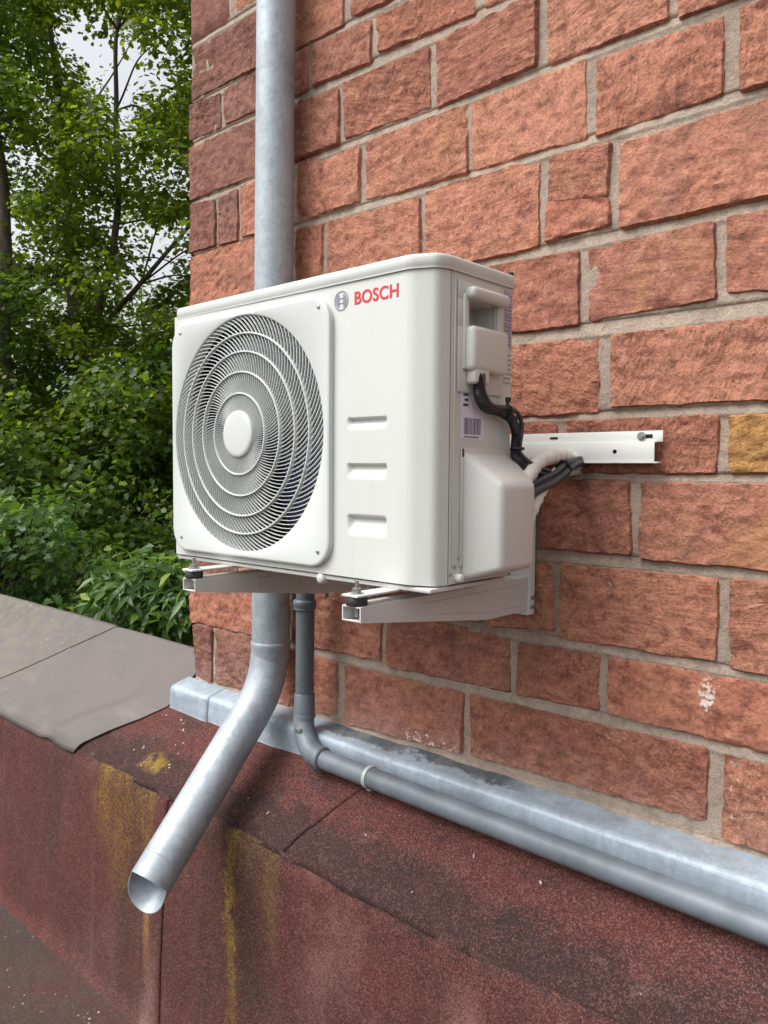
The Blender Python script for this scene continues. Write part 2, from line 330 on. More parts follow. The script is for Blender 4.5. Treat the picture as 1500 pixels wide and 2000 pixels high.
M_FELT_SLOPE = felt_material('red_mineral_felt_slope', False)
def grey_felt():
    n = NT('weathered_grey_felt'); n.set(spec=0.45)
    a = n.noise(2.6, 8, 0.7); b = n.noise(14, 8, 0.72); c = n.noise(260, 3, 0.6)
    X, Y, Z = n.sep()
    col = n.mix(n.ramp(a, [(0.36, 0.0), (0.66, 1.0)]), (0.118, 0.099, 0.091), (0.082, 0.075, 0.067))
    col = n.mix(n.math('MULTIPLY', n.ramp(b, [(0.36, 1.0), (0.52, 0.0)]), 0.5), col, (0.095, 0.082, 0.074))
    col = n.mix(n.math('MULTIPLY', n.ramp(n.noise(1.0, 7, 0.7, n.mapping((2, 6, 6))), [(0.58, 0.0), (0.70, 1.0)]), 0.35), col, (0.24, 0.20, 0.185))
    mossy = n.ramp(n.math('ADD', X, n.math('MULTIPLY', a, 1.2)), [(-0.0, 1.0), (1.0, 0.0)])
    left = n.ramp(n.math('MULTIPLY', n.math('ADD', X, 1.95), -1.1), [(0.0, 0.0), (0.9, 1.0)])
    col = n.mix(n.math('MULTIPLY', n.math('MULTIPLY', left, n.ramp(n.noise(22, 5), [(0.40, 0.0), (0.62, 1.0)])), 0.55), col, (0.165, 0.150, 0.085))
    lich = n.ramp(n.voro(34), [(0.10, 1.0), (0.17, 0.0)])
    col = n.mix(n.math('MULTIPLY', n.math('MULTIPLY', left, n.ramp(n.noise(5, 3), [(0.52, 0.0), (0.6, 1.0)])), lich), col, (0.46, 0.43, 0.33))
    col = n.mix(n.math('MULTIPLY', n.ramp(c, [(0.4, 1.0), (0.6, 0.0)]), 0.25), col, (0.09, 0.08, 0.075))
    return n.done(col, n.math('ADD', n.math('MULTIPLY', b, 0.3), 0.42), n.bump(c, 0.18, 0.0015, n.bump(b, 0.22, 0.012)))
M_GREYFELT = grey_felt()
def roof_material():
    n = NT('dirty_roof_felt'); n.set(rough=0.9, spec=0.3)
    X, Y, Z = n.sep()
    a = n.noise(2.2, 5, 0.6); b = n.noise(19, 5, 0.65); g = n.sep(n.voro(300, out='Color'))[0]
    col = n.mix(n.ramp(a, [(0.38, 0.0), (0.64, 1.0)]), (0.050, 0.036, 0.032), (0.070, 0.033, 0.028))
    col = n.mix(n.math('MULTIPLY', n.ramp(b, [(0.45, 0.0), (0.62, 1.0)]), 0.5), col, (0.052, 0.050, 0.032))
    col = n.mix(n.math('MULTIPLY', n.ramp(g, [(0.80, 0.0), (0.97, 1.0)]), 0.28), col, (0.20, 0.13, 0.115))
    lich = n.ramp(n.voro(46), [(0.12, 1.0), (0.20, 0.0)])
    col = n.mix(n.math('MULTIPLY', n.ramp(n.noise(3.4, 3), [(0.48, 0.0), (0.58, 1.0)]), lich), col, (0.44, 0.41, 0.30))
    return n.done(col, None, n.bump(g, 0.4, 0.002, n.bump(b, 0.4, 0.02)))
M_ROOF = roof_material()
def ground_material():
    n = NT('leafy_soil'); n.set(rough=0.95, spec=0.1)
    a = n.noise(1.4, 5, 0.6)
    return n.done(n.mix(n.ramp(a, [(0.38, 0.0), (0.62, 1.0)]), (0.055, 0.075, 0.022), (0.06, 0.045, 0.026)), None, n.bump(a, 0.6, 0.2))
M_GROUND = ground_material()
def leaf_material(name, stops, trans=0.35, rough=0.45):
    n = NT(name); n.set(rough=rough, spec=0.35)
    geo = n.t.nodes.new('ShaderNodeNewGeometry')
    col = n.ramp(geo.outputs['Random Per Island'], stops)
    tr = n.t.nodes.new('ShaderNodeBsdfTranslucent')
    n.l(n.mix(1.0, col, (2.2, 2.2, 0.75), 'MULTIPLY'), tr.inputs[0])
    ms = n.t.nodes.new('ShaderNodeMixShader'); ms.inputs[0].default_value = trans
    n.l(n.b.outputs[0], ms.inputs[1]); n.l(tr.outputs[0], ms.inputs[2]); n.l(ms.outputs[0], n.out.inputs[0])
    return n.done(col)
M_LEAF = leaf_material('maple_leaf', [(0.0, (0.057, 0.092, 0.012)), (0.45, (0.088, 0.133, 0.017)), (0.8, (0.125, 0.172, 0.021)), (1.0, (0.172, 0.202, 0.027))], 0.55)
M_LEAF_B = leaf_material('dark_tree_leaf', [(0.0, (0.048, 0.089, 0.019)), (0.6, (0.077, 0.128, 0.023)), (1.0, (0.125, 0.177, 0.032))], 0.5)
M_LEAF_D = leaf_material('understorey_leaf', [(0.0, (0.044, 0.084, 0.017)), (0.6, (0.074, 0.128, 0.023)), (0.9, (0.120, 0.176, 0.030)), (1.0, (0.244, 0.285, 0.040))], 0.45)
M_LEAF_S = leaf_material('shrub_leaf', [(0.0, (0.053, 0.106, 0.031)), (0.7, (0.080, 0.153, 0.040)), (0.94, (0.118, 0.201, 0.045)), (1.0, (0.236, 0.307, 0.071))], 0.30, 0.35)
def bark_material():
    n = NT('grey_bark'); n.set(rough=0.9, spec=0.15)
    a = n.noise(1.0, 5, 0.65, n.mapping((22, 22, 5)))
    return n.done(n.mix(n.ramp(a, [(0.35, 0.0), (0.65, 1.0)]), (0.085, 0.066, 0.050), (0.15, 0.125, 0.10)), None, n.bump(a, 0.6, 0.02))
M_BARK = bark_material()

# ------------------------------------------------------------------ the setting: ground, flat roof
def grid_obj(name, mat, fn, us, vs, parent=None, smooth=60):
    nu, nv = len(us), len(vs)
    V = [fn(u, v) for v in vs for u in us]
    F = [(j*nu+i, j*nu+i+1, (j+1)*nu+i+1, (j+1)*nu+i) for j in range(nv-1) for i in range(nu-1)]
    m = MB(); m.add(V, F); return m.build(name, mat, parent, smooth, recalc=False)
lin = lambda a, b, n: [a+(b-a)*i/(n-1) for i in range(n)]
ground = grid_obj('ground', M_GROUND, lambda x, y: (x, y, -4.7), lin(-600, 600, 5), lin(-600, 600, 5)); struct(ground)
def roof_z(x, y):
    return -1.455 + 0.008*fbm(x*1.3, y*1.3, 3.1)
roof = grid_obj('flat_roof', M_ROOF, lambda x, y: (x, y, roof_z(x, y)), lin(-7.0, 6.0, 100), lin(-9.0, -0.22, 70)); struct(roof)

# ------------------------------------------------------------------ felt-covered parapet below the wall
SL = lambda y: -0.53 + 0.83*y
NRM = Vector((0, -0.83, 1)).normalized()
par = thing('parapet', 'low parapet covered in red mineral roofing felt, mossy, running below the brick wall', 'parapet', (-0.6, -0.28, -1.45))
core = MB(); core.prism([(-0.24, -4.6), (-0.24, -0.760), (0.085, -0.492), (0.085, -4.6)], 0, -7.0, 3.4); core.build('masonry_core', M_MORTAR, par, 30)
def wav(x, y, s): return 0.0045*fbm(x*2.6, y*5.0, s) + 0.0018*fbm(x*11, y*14, s+4)
def edge_y(x):
    k = min(1, max(0.0, (x+1.62)*2.5)); return -0.262 + (0.0060*fbm(x*1.7, 0.3, 7.0) + 0.0026*fbm(x*9.0, 0.9, 2.0) + 0.0016*noise.noise((x*30, 0.2, 0.7)))*k
def slope_sheet(name, xl0, xl1, xr0, xr1, ytop, off, mat, seed, nx, lip=True):
    # xl0/xr0 = ends at the top of the sheet, xl1/xr1 = ends at the edge
    ss = lin(0, 1, 34); 
    def fn(s, t):
        xa = xl0+(xl1-xl0)*t; xb = xr0+(xr1-xr0)*t
        jag = 0.006*fbm(t*9, seed, 1.0)
        x = xa+(xb-xa)*s + (jag if s > 0.999 or s < 0.001 else 0)
        ye = edge_y(x)
        y = ytop + (ye-ytop)*t
        z = SL(y) + off*1.3 + wav(x, y, seed*0.37)
        if t > 0.88: z -= 0.016*((t-0.88)/0.12)**2
        return (x, y, z)
    o = grid_obj(name, mat, fn, lin(0, 1, nx), ss, par, 60)
    md = o.modifiers.new('thickness', 'SOLIDIFY'); md.thickness = 0.005; md.offset = -1
    return o
slope_sheet('slope_felt', -1.75, -1.95, -0.42, -0.625, 0.02, 0.0035, M_FELT_SLOPE, 1.0, 110)
slope_sheet('slope_felt', -0.52, -0.66, 0.47, 0.30, 0.02, 0.0, M_FELT_SLOPE, 2.0, 90)
slope_sheet('slope_felt', 0.42, 0.27, 3.4, 3.4, 0.02, 0.0035, M_FELT_SLOPE, 3.0, 120)
# grey weathered sheet over the left end, its corner lifting off the red felt
def grey_fn(s, t):
    ytop = 0.10
    ye = edge_y(-2.0)-0.006
    y = ytop+(ye-ytop)*t
    xb = -1.405 if y > -0.08 else -1.405 - (abs(y)-0.08)*(0.272/0.185)
    xb += 0.005*fbm(t*7, 0.2, 5.5)
    x = -7.0 + (xb+7.0)*(1-(1-s)**1.6)
    ye = edge_y(x)-0.008; y = ytop+(ye-ytop)*t
    z = SL(y) + 0.010 + wav(x, y, 9.1)*0.55
    d = xb-x
    z += 0.012*math.exp(-((d-0.13-0.22*t*0.2)/0.055)**2)*min(1, max(0, (t-0.35)*3))      # ridge of the wrinkle along the free end
    z += 0.010*math.exp(-(d/0.05)**2)*max(0, t-0.5)*1.4
    pass
    if t > 0.94: z -= 0.020*((t-0.94)/0.06)**2
    return (x, y, z)
gf = grid_obj('grey_felt_sheet', M_GREYFELT, grey_fn, lin(0, 1, 260), lin(0, 1, 60), par, 60)
gf['label'] = 'weathered grey felt sheet lapped over the left end of the parapet'
md = gf.modifiers.new('thickness', 'SOLIDIFY'); md.thickness = 0.006; md.offset = -1
def grey2_fn(s, t):
    y = 0.10+(-0.274-0.10)*t; x = -7.0+(-2.36+1.48*(y+0.114)+0.004*fbm(t*8, 0.1, 2.0)+7.0)*(1-(1-s)**1.6)
    return (x, y, SL(y)+0.0145+wav(x, y, 9.1)*0.55-(0.020*((t-0.94)/0.06)**2 if t > 0.94 else 0))
g2 = grid_obj('grey_felt_sheet', M_GREYFELT, grey2_fn, lin(0, 1, 120), lin(0, 1, 40), par, 60)
md = g2.modifiers.new('thickness', 'SOLIDIFY'); md.thickness = 0.006; md.offset = -1
# back of the ridge
bk = MB(); bk.add([(-7, 0.094, -0.447), (-1.40, 0.094, -0.447), (-1.40, 0.12, -0.62), (-7, 0.12, -0.62)], [(0, 1, 2, 3)]); bk.build('ridge_back', M_GREYFELT, par, 30)
SEAMS = [-3.1, -2.20, -1.138, -0.118, 0.86, 1.9]
def face_fn_for(x0, x1, k):
    def fn(s, t):
        x = x0+(x1-x0)*s
        z = -0.746 + (-1.47+0.746)*t
        y = edge_y(x) - 0.004 - 0.030*t - 0.035*max(0, t-0.90)**2*60 + 0.006*fbm(x*2.1, z*1.4, 4.0) + 0.004*fbm(x*9, z*2.0, 8.0)
        y -= 0.0035*(k % 2)
        y -= 0.010*math.exp(-((x-(-0.02+0.05*t))/0.028)**2)*min(1, t*6)          # fold beside a seam
        y -= 0.006*math.exp(-((x-(-0.62+0.06*t))/0.03)**2)
        y -= 0.006*math.exp(-((x-(-1.52+0.02*t))/0.02)**2)
        if t < 0.06: y += 0.012*(1-t/0.06)**2
        return (x, y, z)
    return fn
for k in range(len(SEAMS)-1):
    o = grid_obj('face_felt', M_FELT_FACE, face_fn_for(SEAMS[k]-(0.02 if k % 2 else 0), SEAMS[k+1]+(0.02 if k % 2 else -0.002), k), lin(0, 1, 90), lin(0, 1, 60), par, 60)
    md = o.modifiers.new('thickness', 'SOLIDIFY'); md.thickness = 0.004; md.offset = -1
o = grid_obj('face_felt', M_FELT_FACE, face_fn_for(-7.0, -3.1, 1), lin(0, 1, 90), lin(0, 1, 30), par, 60)
o = grid_obj('face_felt', M_FELT_FACE, face_fn_for(1.9, 3.4, 1), lin(0, 1, 40), lin(0, 1, 30), par, 60)
# small flakes of debris lying on the slope
M_FLAKE = plain('dry_flake', (0.50, 0.42, 0.34), 0.8)
m = MB()
for i in range(34):
    x = random.uniform(-1.38, 1.2) if i > 14 else random.uniform(-1.40, -1.05); y = random.uniform(-0.24, -0.10); a = random.uniform(0, 6.28); l = random.uniform(0.002, 0.007); w = l*random.uniform(.25, .6)
    c = Vector((x, y, SL(y)+0.012)); ux = Vector((math.cos(a), math.sin(a), math.sin(a)*0.83)).normalized(); uy = NRM.cross(ux)
    m.add([c+ux*l, c+uy*w, c-ux*l, c-uy*w, c+NRM*0.002], [(0, 1, 4), (1, 2, 4), (2, 3, 4), (3, 0, 4)])
o = m.build('debris_flakes', M_FLAKE, None, 0); tag(o, 'tiny pale dry flakes scattered on the sloping red felt', 'debris'); o['kind'] = 'stuff'

# ------------------------------------------------------------------ sandstone wall
BR = {
'ab': [(-1.362, 1.524, -0.96, 1.519, -0.96, 1.367, -1.364, 1.369), (-0.94, 1.537, -0.681, 1.534, -0.68, 1.356, -0.94, 1.36), (-0.655, 1.53, -0.451, 1.521, -0.482, 1.352, -0.65, 1.367)],
'bc': [(-1.37, 1.358, -1.212, 1.345, -1.21, 1.242, -1.377, 1.251), (-1.191, 1.346, -0.96, 1.35, -0.96, 1.242, -1.187, 1.246), (-0.94, 1.352, -0.818, 1.349, -0.818, 1.238, -0.94, 1.231), (-0.797, 1.34, -0.579, 1.334, -0.58, 1.23, -0.793, 1.238), (-0.556, 1.331, -0.26, 1.321, -0.258, 1.23, -0.552, 1.245), (-0.232, 1.321, -0.107, 1.311, -0.105, 1.237, -0.229, 1.232)],
'cd': [(-1.374, 1.225, -0.96, 1.218, -0.961, 1.06, -1.373, 1.062), (-0.94, 1.218, -0.694, 1.202, -0.693, 1.06, -0.94, 1.059), (-0.673, 1.206, -0.388, 1.201, -0.385, 1.061, -0.668, 1.063), (-0.365, 1.207, -0.096, 1.211, -0.093, 1.064, -0.363, 1.054), (-0.07, 1.209, 0.188, 1.204, 0.192, 1.055, -0.064, 1.057), (0.21, 1.204, 0.365, 1.192, 0.37, 1.041, 0.214, 1.045)],
'de': [(-1.373, 1.048, -1.241, 1.033, -1.239, 0.891, -1.38, 0.897), (-1.225, 1.035, -1.127, 1.043, -1.128, 0.887, -1.221, 0.891), (-1.11, 1.044, -0.885, 1.052, -0.885, 0.889, -1.108, 0.893), (-0.857, 1.051, -0.616, 1.028, -0.615, 0.89, -0.855, 0.889), (-0.594, 1.038, -0.276, 1.034, -0.274, 0.881, -0.595, 0.892), (-0.261, 1.034, 0.022, 1.038, 0.026, 0.881, -0.26, 0.884), (0.044, 1.028, 0.293, 1.023, 0.297, 0.885, 0.05, 0.877), (0.326, 1.02, 0.371, 1.015, 0.375, 0.879, 0.329, 0.878)],
'ef': [(-1.369, 0.879, -0.885, 0.883, -0.885, 0.713, -1.377, 0.679), (-0.863, 0.869, -0.755, 0.862, -0.755, 0.714, -0.863, 0.71), (-0.737, 0.865, -0.414, 0.856, -0.412, 0.668, -0.736, 0.664), (-0.392, 0.865, -0.084, 0.866, -0.08, 0.681, -0.389, 0.676), (-0.059, 0.862, 0.081, 0.855, 0.075, 0.752, -0.061, 0.772), (-0.062, 0.768, 0.077, 0.746, 0.085, 0.693, -0.064, 0.686), (0.103, 0.847, 0.376, 0.854, 0.381, 0.685, 0.106, 0.684)],
'fg': [(-0.474, 0.633, -0.242, 0.656, -0.239, 0.502, -0.472, 0.489), (-0.219, 0.658, 0.014, 0.653, 0.017, 0.504, -0.217, 0.505), (0.037, 0.655, 0.287, 0.658, 0.297, 0.517, 0.04, 0.507), (0.311, 0.661, 0.382, 0.66, 0.387, 0.501, 0.315, 0.527)],
'gh': [(-0.297, 0.472, 0.063, 0.476, 0.067, 0.323, -0.295, 0.315), (0.092, 0.472, 0.388, 0.476, 0.393, 0.329, 0.094, 0.329)],
'hi': [(-0.31, 0.303, -0.139, 0.305, -0.137, 0.196, -0.308, 0.192), (-0.12, 0.305, -0.032, 0.303, -0.022, 0.197, -0.118, 0.196), (-0.005, 0.305, 0.307, 0.305, 0.304, 0.199, 0.003, 0.197), (0.326, 0.3, 0.393, 0.302, 0.397, 0.201, 0.33, 0.2)],
'ij': [(-0.308, 0.185, -0.091, 0.184, -0.088, 0.039, -0.306, 0.041), (-0.067, 0.18, 0.137, 0.18, 0.141, 0.034, -0.064, 0.033), (0.16, 0.177, 0.397, 0.178, 0.402, 0.027, 0.164, 0.028)],
'jk': [(-0.537, 0.014, -0.217, 0.007, -0.214, -0.151, -0.536, -0.162), (-0.195, 0.006, -0.037, 0.003, -0.027, -0.141, -0.193, -0.157), (-0.016, 0.001, 0.315, 0.002, 0.315, -0.152, -0.012, -0.159), (0.337, 0.002, 0.403, 0.005, 0.408, -0.162, 0.341, -0.161)],
'kl': [(-1.392, -0.124, -0.898, -0.147, -0.897, -0.302, -1.388, -0.31), (-0.871, -0.149, -0.532, -0.164, -0.531, -0.295, -0.871, -0.302), (-0.511, -0.167, -0.139, -0.176, -0.137, -0.297, -0.509, -0.306), (-0.116, -0.183, 0.079, -0.181, 0.082, -0.296, -0.118, -0.302), (0.101, -0.183, 0.408, -0.179, 0.412, -0.306, 0.103, -0.296)],
'lm': [(-1.373, -0.32, -1.265, -0.318, -1.267, -0.489, -1.355, -0.483), (-1.243, -0.316, -1.066, -0.315, -1.066, -0.475, -1.244, -0.491), (-1.039, -0.314, -0.694, -0.33, -0.693, -0.482, -1.039, -0.495), (-0.666, -0.332, -0.267, -0.329, -0.268, -0.473, -0.665, -0.49), (-0.242, -0.329, 0.303, -0.324, 0.306, -0.461, -0.24, -0.47), (0.334, -0.325, 0.413, -0.327, 0.418, -0.484, 0.338, -0.484)]}
wall = thing('brick_wall', 'red sandstone block wall with pale mortar joints behind the white outdoor unit', 'wall', (-0.4, 0.2, -0.5))
def rnd_row(x0, x1, zb, zt, wmin=0.18, wmax=0.44):
    out = []; x = x0
    while x < x1-0.04:
        w = random.uniform(wmin, wmax)
        if x1-(x+w) < 0.12: w = x1-x
        j = lambda: random.uniform(-0.004, 0.004)
        out.append((x, zt+j(), x+w, zt+j(), x+w+j(), zb+j(), x+j(), zb+j())); x += w+random.uniform(0.016, 0.028)
    return out
rows = {'ab': (1.362, 1.53), 'bc': (1.238, 1.342), 'cd': (1.056, 1.208), 'de': (0.885, 1.036), 'ef': (0.682, 0.862), 'fg': (0.505, 0.656), 'gh': (0.323, 0.474), 'hi': (0.197, 0.304), 'ij': (0.030, 0.180), 'jk': (-0.157, 0.004), 'kl': (-0.300, -0.178), 'lm': (-0.484, -0.326)}
hid = {'fg': -0.495, 'gh': -0.32, 'hi': -0.33, 'ij': -0.33, 'jk': -0.56}
stones = []
for k, (zb, zt) in rows.items():
    L = [list(b) for b in BR[k]]
    last = L[-1]
    ext = random.uniform(0.10, 0.26) if k not in ('ab', 'bc') else 0
    last[2] += ext; last[4] += ext
    stones += [tuple(b) for b in L]
    stones += rnd_row(max(last[2], last[4])+0.022, 1.75, zb, zt)
    if k in hid: stones += rnd_row(-1.372, hid[k], zb, zt)
stones += rnd_row(-1.37, 1.75, 1.548, 1.69); stones += rnd_row(-1.372, 1.75, 1.71, 1.86); stones += rnd_row(-1.37, 1.75, 1.88, 2.06)
def stone(q, idx):
    tlx, tlz, trx, trz, brx, brz, blx, blz = q
    e = 0.0054; tlx -= e; blx -= e; trx += e; brx += e; tlz += e; trz += e; blz -= e; brz -= e
    w = (trx-tlx+brx-blx)/2; h = (tlz-blz+trz-brz)/2
    res = 0.0055 if tlx < 0.45 and tlz < 1.56 else 0.02
    nx = max(6, int(w/res)); nz = max(5, int(h/res))
    s0 = random.uniform(0, 100); kind = random.random()
    front = 0.0088+random.uniform(-0.002, 0.003)
    tilt = (random.uniform(-0.003, 0.003), random.uniform(-0.003, 0.003))
    ang = random.choice((0.7, 0.9, 1.1, -0.8)); ca, sa = math.cos(ang), math.sin(ang)
    amp_tool = 0.0034 if kind < 0.30 else (0.0016 if kind < 0.6 else 0.0005)
    amp_rough = 0.0034 if kind > 0.55 else 0.0022
    er = 0.0032
    V = []; idxs = {}
    for j in range(nz+1):
        tz = j/nz
        for i in range(nx+1):
            tx = i/nx
            x = (blx*(1-tx)+brx*tx)*(1-tz)+(tlx*(1-tx)+trx*tx)*tz
            z = (blz*(1-tx)+brz*tx)*(1-tz)+(tlz*(1-tx)+trz*tx)*tz
            dx = min(tx, 1-tx)*w; dz = min(tz, 1-tz)*h
            # wandering, chipped arrises
            ed = max(0, 1-min(dx, dz)/0.03)
            if ed > 0:
                cx = 0.0036*fbm(x*13, z*13, s0) + 0.002*noise.noise((x*60, z*60, s0)); cz = 0.0036*fbm(x*13, z*13, s0+31) + 0.002*noise.noise((x*60, z*60, s0+9))
                x += cx*ed; z += cz*ed
                # rounded corners
                r = 0.009
                if dx < r and dz < r:
                    k = (r-dx)*(r-dz)/(r*r)*0.004
                    x += k*(1 if tx < .5 else -1); z += k*(1 if tz < .5 else -1)
            d = min(dx, dz)
            prof = 1-max(0, 1-d/er)**2
            n1 = fbm(x*16, z*20, s0, 3)
            rid = 1-abs(noise.noise(((x*ca+z*sa)*75+2.0*n1, (-x*sa+z*ca)*17, s0+3)))*2
            rid2 = noise.noise((x*48, z*70, s0+5)); n3 = noise.noise((x*110, z*120, s0+8))
            mask = 0.5+0.5*noise.noise((x*7, z*7, s0+11))
            st = abs(noise.noise((x*7+0.6*n1, z*62+x*6, s0+41)))
            tb = 0.55*st+abs(noise.noise((x*26+n1, z*34, s0+21)))+0.5*abs(noise.noise((x*55, z*70, s0+25)))
            dep = front + tilt[0]*(tx-.5)*2 + tilt[1]*(tz-.5)*2 + amp_rough*n1*0.6 + amp_tool*rid*mask*1.5 - 0.0050*(tb-0.35)*(0.4+mask) + 0.0014*rid2 + 0.0011*n3
            chip = fbm(x*9, z*9, s0+50, 2)
            if ed > 0 and chip > 0.28: dep -= 0.010*ed*(chip-0.28)*2.2
            dep = max(0.003, dep)*prof - 0.002*(1-prof)
            V.append((x, -dep, z))
    n1x = nx+1
    F = [(j*n1x+i, j*n1x+i+1, (j+1)*n1x+i+1, (j+1)*n1x+i) for j in range(nz) for i in range(nx)]
    ring = [i for i in range(nx+1)] + [j*n1x+nx for j in range(1, nz+1)] + [nz*n1x+i for i in range(nx-1, -1, -1)] + [j*n1x for j in range(nz-1, 0, -1)]
    base = len(V)
    for r_ in ring: V.append((V[r_][0], 0.05, V[r_][2]))
    nR = len(ring)
    F += [(ring[(a+1) % nR], ring[a], base+a, base+(a+1) % nR) for a in range(nR)]
    me = bpy.data.meshes.new('brick'); me.from_pydata(V, [], F)
    yellow = 0.30 < tlx < 0.34 and 0.28 < tlz < 0.31
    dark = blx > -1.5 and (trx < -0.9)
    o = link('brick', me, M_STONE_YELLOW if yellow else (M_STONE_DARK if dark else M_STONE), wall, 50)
    if yellow: o['label'] = 'ochre yellow sandstone block'
for i, q in enumerate(stones): stone(q, i)
# mortar bed: one slab with a softly uneven face
edges = sorted(list(rows.values())+[(1.548, 1.69), (1.71, 1.86), (1.88, 2.06)])
joints = [(edges[i][1], edges[i+1][0]) for i in range(len(edges)-1)]
zz = lin(-0.62, 2.08, 60)
for lo, hi in joints: zz += [lo-0.008, lo-0.002] + lin(lo+0.001, hi-0.001, 7) + [hi+0.002, hi+0.008]
zz = sorted(zz)
def bed_y(x, z):
    # struck joints: flush with the block below, set back under the block above
    y = -0.0032
    for lo, hi in joints:
        if lo-0.001 <= z <= hi+0.001:
            t = (z-lo)/(hi-lo); y = -0.0055*(1-t)+0.0008*t
    return y + 0.0014*fbm(x*9, z*9, 2.2)+0.0009*noise.noise((x*60, z*60, 1))
mo = grid_obj('mortar', M_MORTAR, lambda x, z: (x, bed_y(x, z), z), lin(-1.362, 1.75, 340), zz, wall, 60)
cb = MB(); cb.box(-1.364, 1.75, 0.0045, 0.40, -4.6, 2.08); cb.build('masonry_backing', M_MORTAR, wall, 30)
# corner stones on the return face
for k, (zb, zt) in list(rows.items())+[('t1', (1.548, 1.69)), ('t2', (1.71, 1.86)), ('t3', (1.88, 2.06))]:
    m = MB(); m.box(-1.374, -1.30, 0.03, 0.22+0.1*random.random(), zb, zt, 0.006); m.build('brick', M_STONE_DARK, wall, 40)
# ------------------------------------------------------------------ zinc flashing
fl = thing('flashing', 'folded zinc flashing strip along the foot of the sandstone wall', 'flashing', (-0.3, -0.04, -0.56))
def flash_piece(x0, x1, dy, name='flashing_sheet'):
    prof = [(-0.004, -0.4985), (-0.008, -0.4992), (-0.012, -0.500), (-0.066, -0.513), (-0.072, -0.517), (-0.075, -0.523), (-0.078, -0.592), (-0.082, -0.598)]
    nx = max(8, int((x1-x0)/0.02))
    def fn(s, t):
        k = t*(len(prof)-1); i = min(int(k), len(prof)-2); f = k-i
        y = prof[i][0]*(1-f)+prof[i+1][0]*f; z = prof[i][1]*(1-f)+prof[i+1][1]*f
        x = x0+(x1-x0)*s
        return (x, y-dy+0.0022*fbm(x*5, z*20, 6.0)+0.0008*noise.noise((x*25, z*40, 3)), z+0.0026*fbm(x*4, y*9, 1.0))
    o = grid_obj(name, M_FLASH, fn, lin(0, 1, nx), lin(0, 1, 36), fl, 40)
    md = o.modifiers.new('thickness', 'SOLIDIFY'); md.thickness = 0.0015; md.offset = -1
flash_piece(-1.398, -1.19, 0.0022); flash_piece(-1.20, 0.55, 0.0); flash_piece(0.53, 1.75, 0.0022)
m = MB(); m.prism([(0.0, -0.500), (-0.070, -0.516), (-0.082, -0.598), (0.0, -0.53)], 0, -1.3995, -1.3975); m.build('end_cap', M_FLASH, fl, 30)
m = MB()
def jfn(s, t):
    x = -1.36+3.1*s; return (x, -0.012+0.012*t+0.004*fbm(x*8, t, 3), -0.4995+0.013*t*t+0.004*fbm(x*10, t, 8)*t)
grid_obj('mortar_fillet', M_MORTAR, jfn, lin(0, 1, 200), lin(0, 1, 5), fl, 60)
# ------------------------------------------------------------------ galvanised downpipe with spout
PX = lambda z: -0.866 - (1.055-z)*0.0149
RP = 0.0525
dp = thing('downpipe', 'galvanised steel rainwater downpipe with slanted open spout, passing behind the outdoor unit', 'downpipe', (-0.885, -0.08, -0.40))
zt = 2.1
def tube_shell(m, pts, ro, ri, n=40):
    m.tube(pts, ro, n, cap=False); m.tube(pts, ri, n, cap=False)
m = MB(); m.tube([(PX(z), -0.08, z) for z in lin(2.1, -0.30, 14)], RP, 48); o = m.build('pipe', M_ZINC, dp, 40)
m = MB(); m.tube([(PX(z), -0.08, z) for z in (-0.285, -0.288, -0.292, -0.300, -0.306, -0.335, -0.342)], [RP+.001, RP+.0025, RP+.0030, RP+.0026, RP+.0016, RP+.0016, RP+.0005], 48); m.build('socket_collar', M_ZINC, dp, 40)
# elbow and spout as one bent, open tube
S0 = Vector((PX(-0.33), -0.08, -0.33)); E = Vector((-0.845, -0.492, -0.812)); B = Vector((PX(-0.405), -0.08, -0.402))
d1 = Vector((0, 0, -1)); d2 = (E-B).normalized()
path = [S0]
Lb = 0.10
for i in range(13):
    t = i/12; a = B-d1*Lb; c = B+d2*Lb
    path.append(a*(1-t)**2+B*2*t*(1-t)+c*t*t)
for t in lin(0.22, 1.0, 14): path.append(B.lerp(E, t))
def open_tube(path, ro, ri, n=56, slant=True):
    P = [Vector(p) for p in path]; mlen = len(P); V = []; F = []
    t0 = (P[1]-P[0]).normalized(); nx = t0.cross(Vector((1, 0, 0))).normalized()
    for i, p in enumerate(P):
        t = (P[min(i+1, mlen-1)]-P[max(i-1, 0)]).normalized()
        nx = (nx-t*nx.dot(t)).normalized(); ny = t.cross(nx)
        for rad in (ro, ri):
            for k in range(n):
                an = 2*math.pi*k/n; v = p+(nx*math.cos(an)+ny*math.sin(an))*rad
                if i == mlen-1:
                    # mouth cut so that the upper lip overhangs a little and the lower lip runs on
                    rel = (v-p).dot(Vector((-0.48, 0.62, -0.62)))/RP
                    v = v+t*(0.052*max(0, rel+0.2)**0.75 if rel > -0.2 else 0.0)
                V.append(v)
    st = 2*n
    for i in range(mlen-1):
        for k in range(n):
            k2 = (k+1) % n
            F.append((i*st+k, i*st+k2, (i+1)*st+k2, (i+1)*st+k)); F.append((i*st+n+k2, i*st+n+k, (i+1)*st+n+k, (i+1)*st+n+k2))
    e = (mlen-1)*st
    for k in range(n):
        k2 = (k+1) % n; F.append((e+k, e+k2, e+n+k2, e+n+k))
    m = MB(); m.add(V, F); return m
open_tube(path, RP+0.0008, RP-0.0012).build('spout', M_ZINC, dp, 40)
for t in (0.90,):
    c = B.lerp(E, t); m = MB(); m.tube([c-d2*0.0015, c-d2*0.0005, c+d2*0.0005, c+d2*0.0015], [RP+.0008, RP+.0016, RP+.0016, RP+.0008], 48, cap=False); m.build('swage_line', M_ZINC, dp, 60)
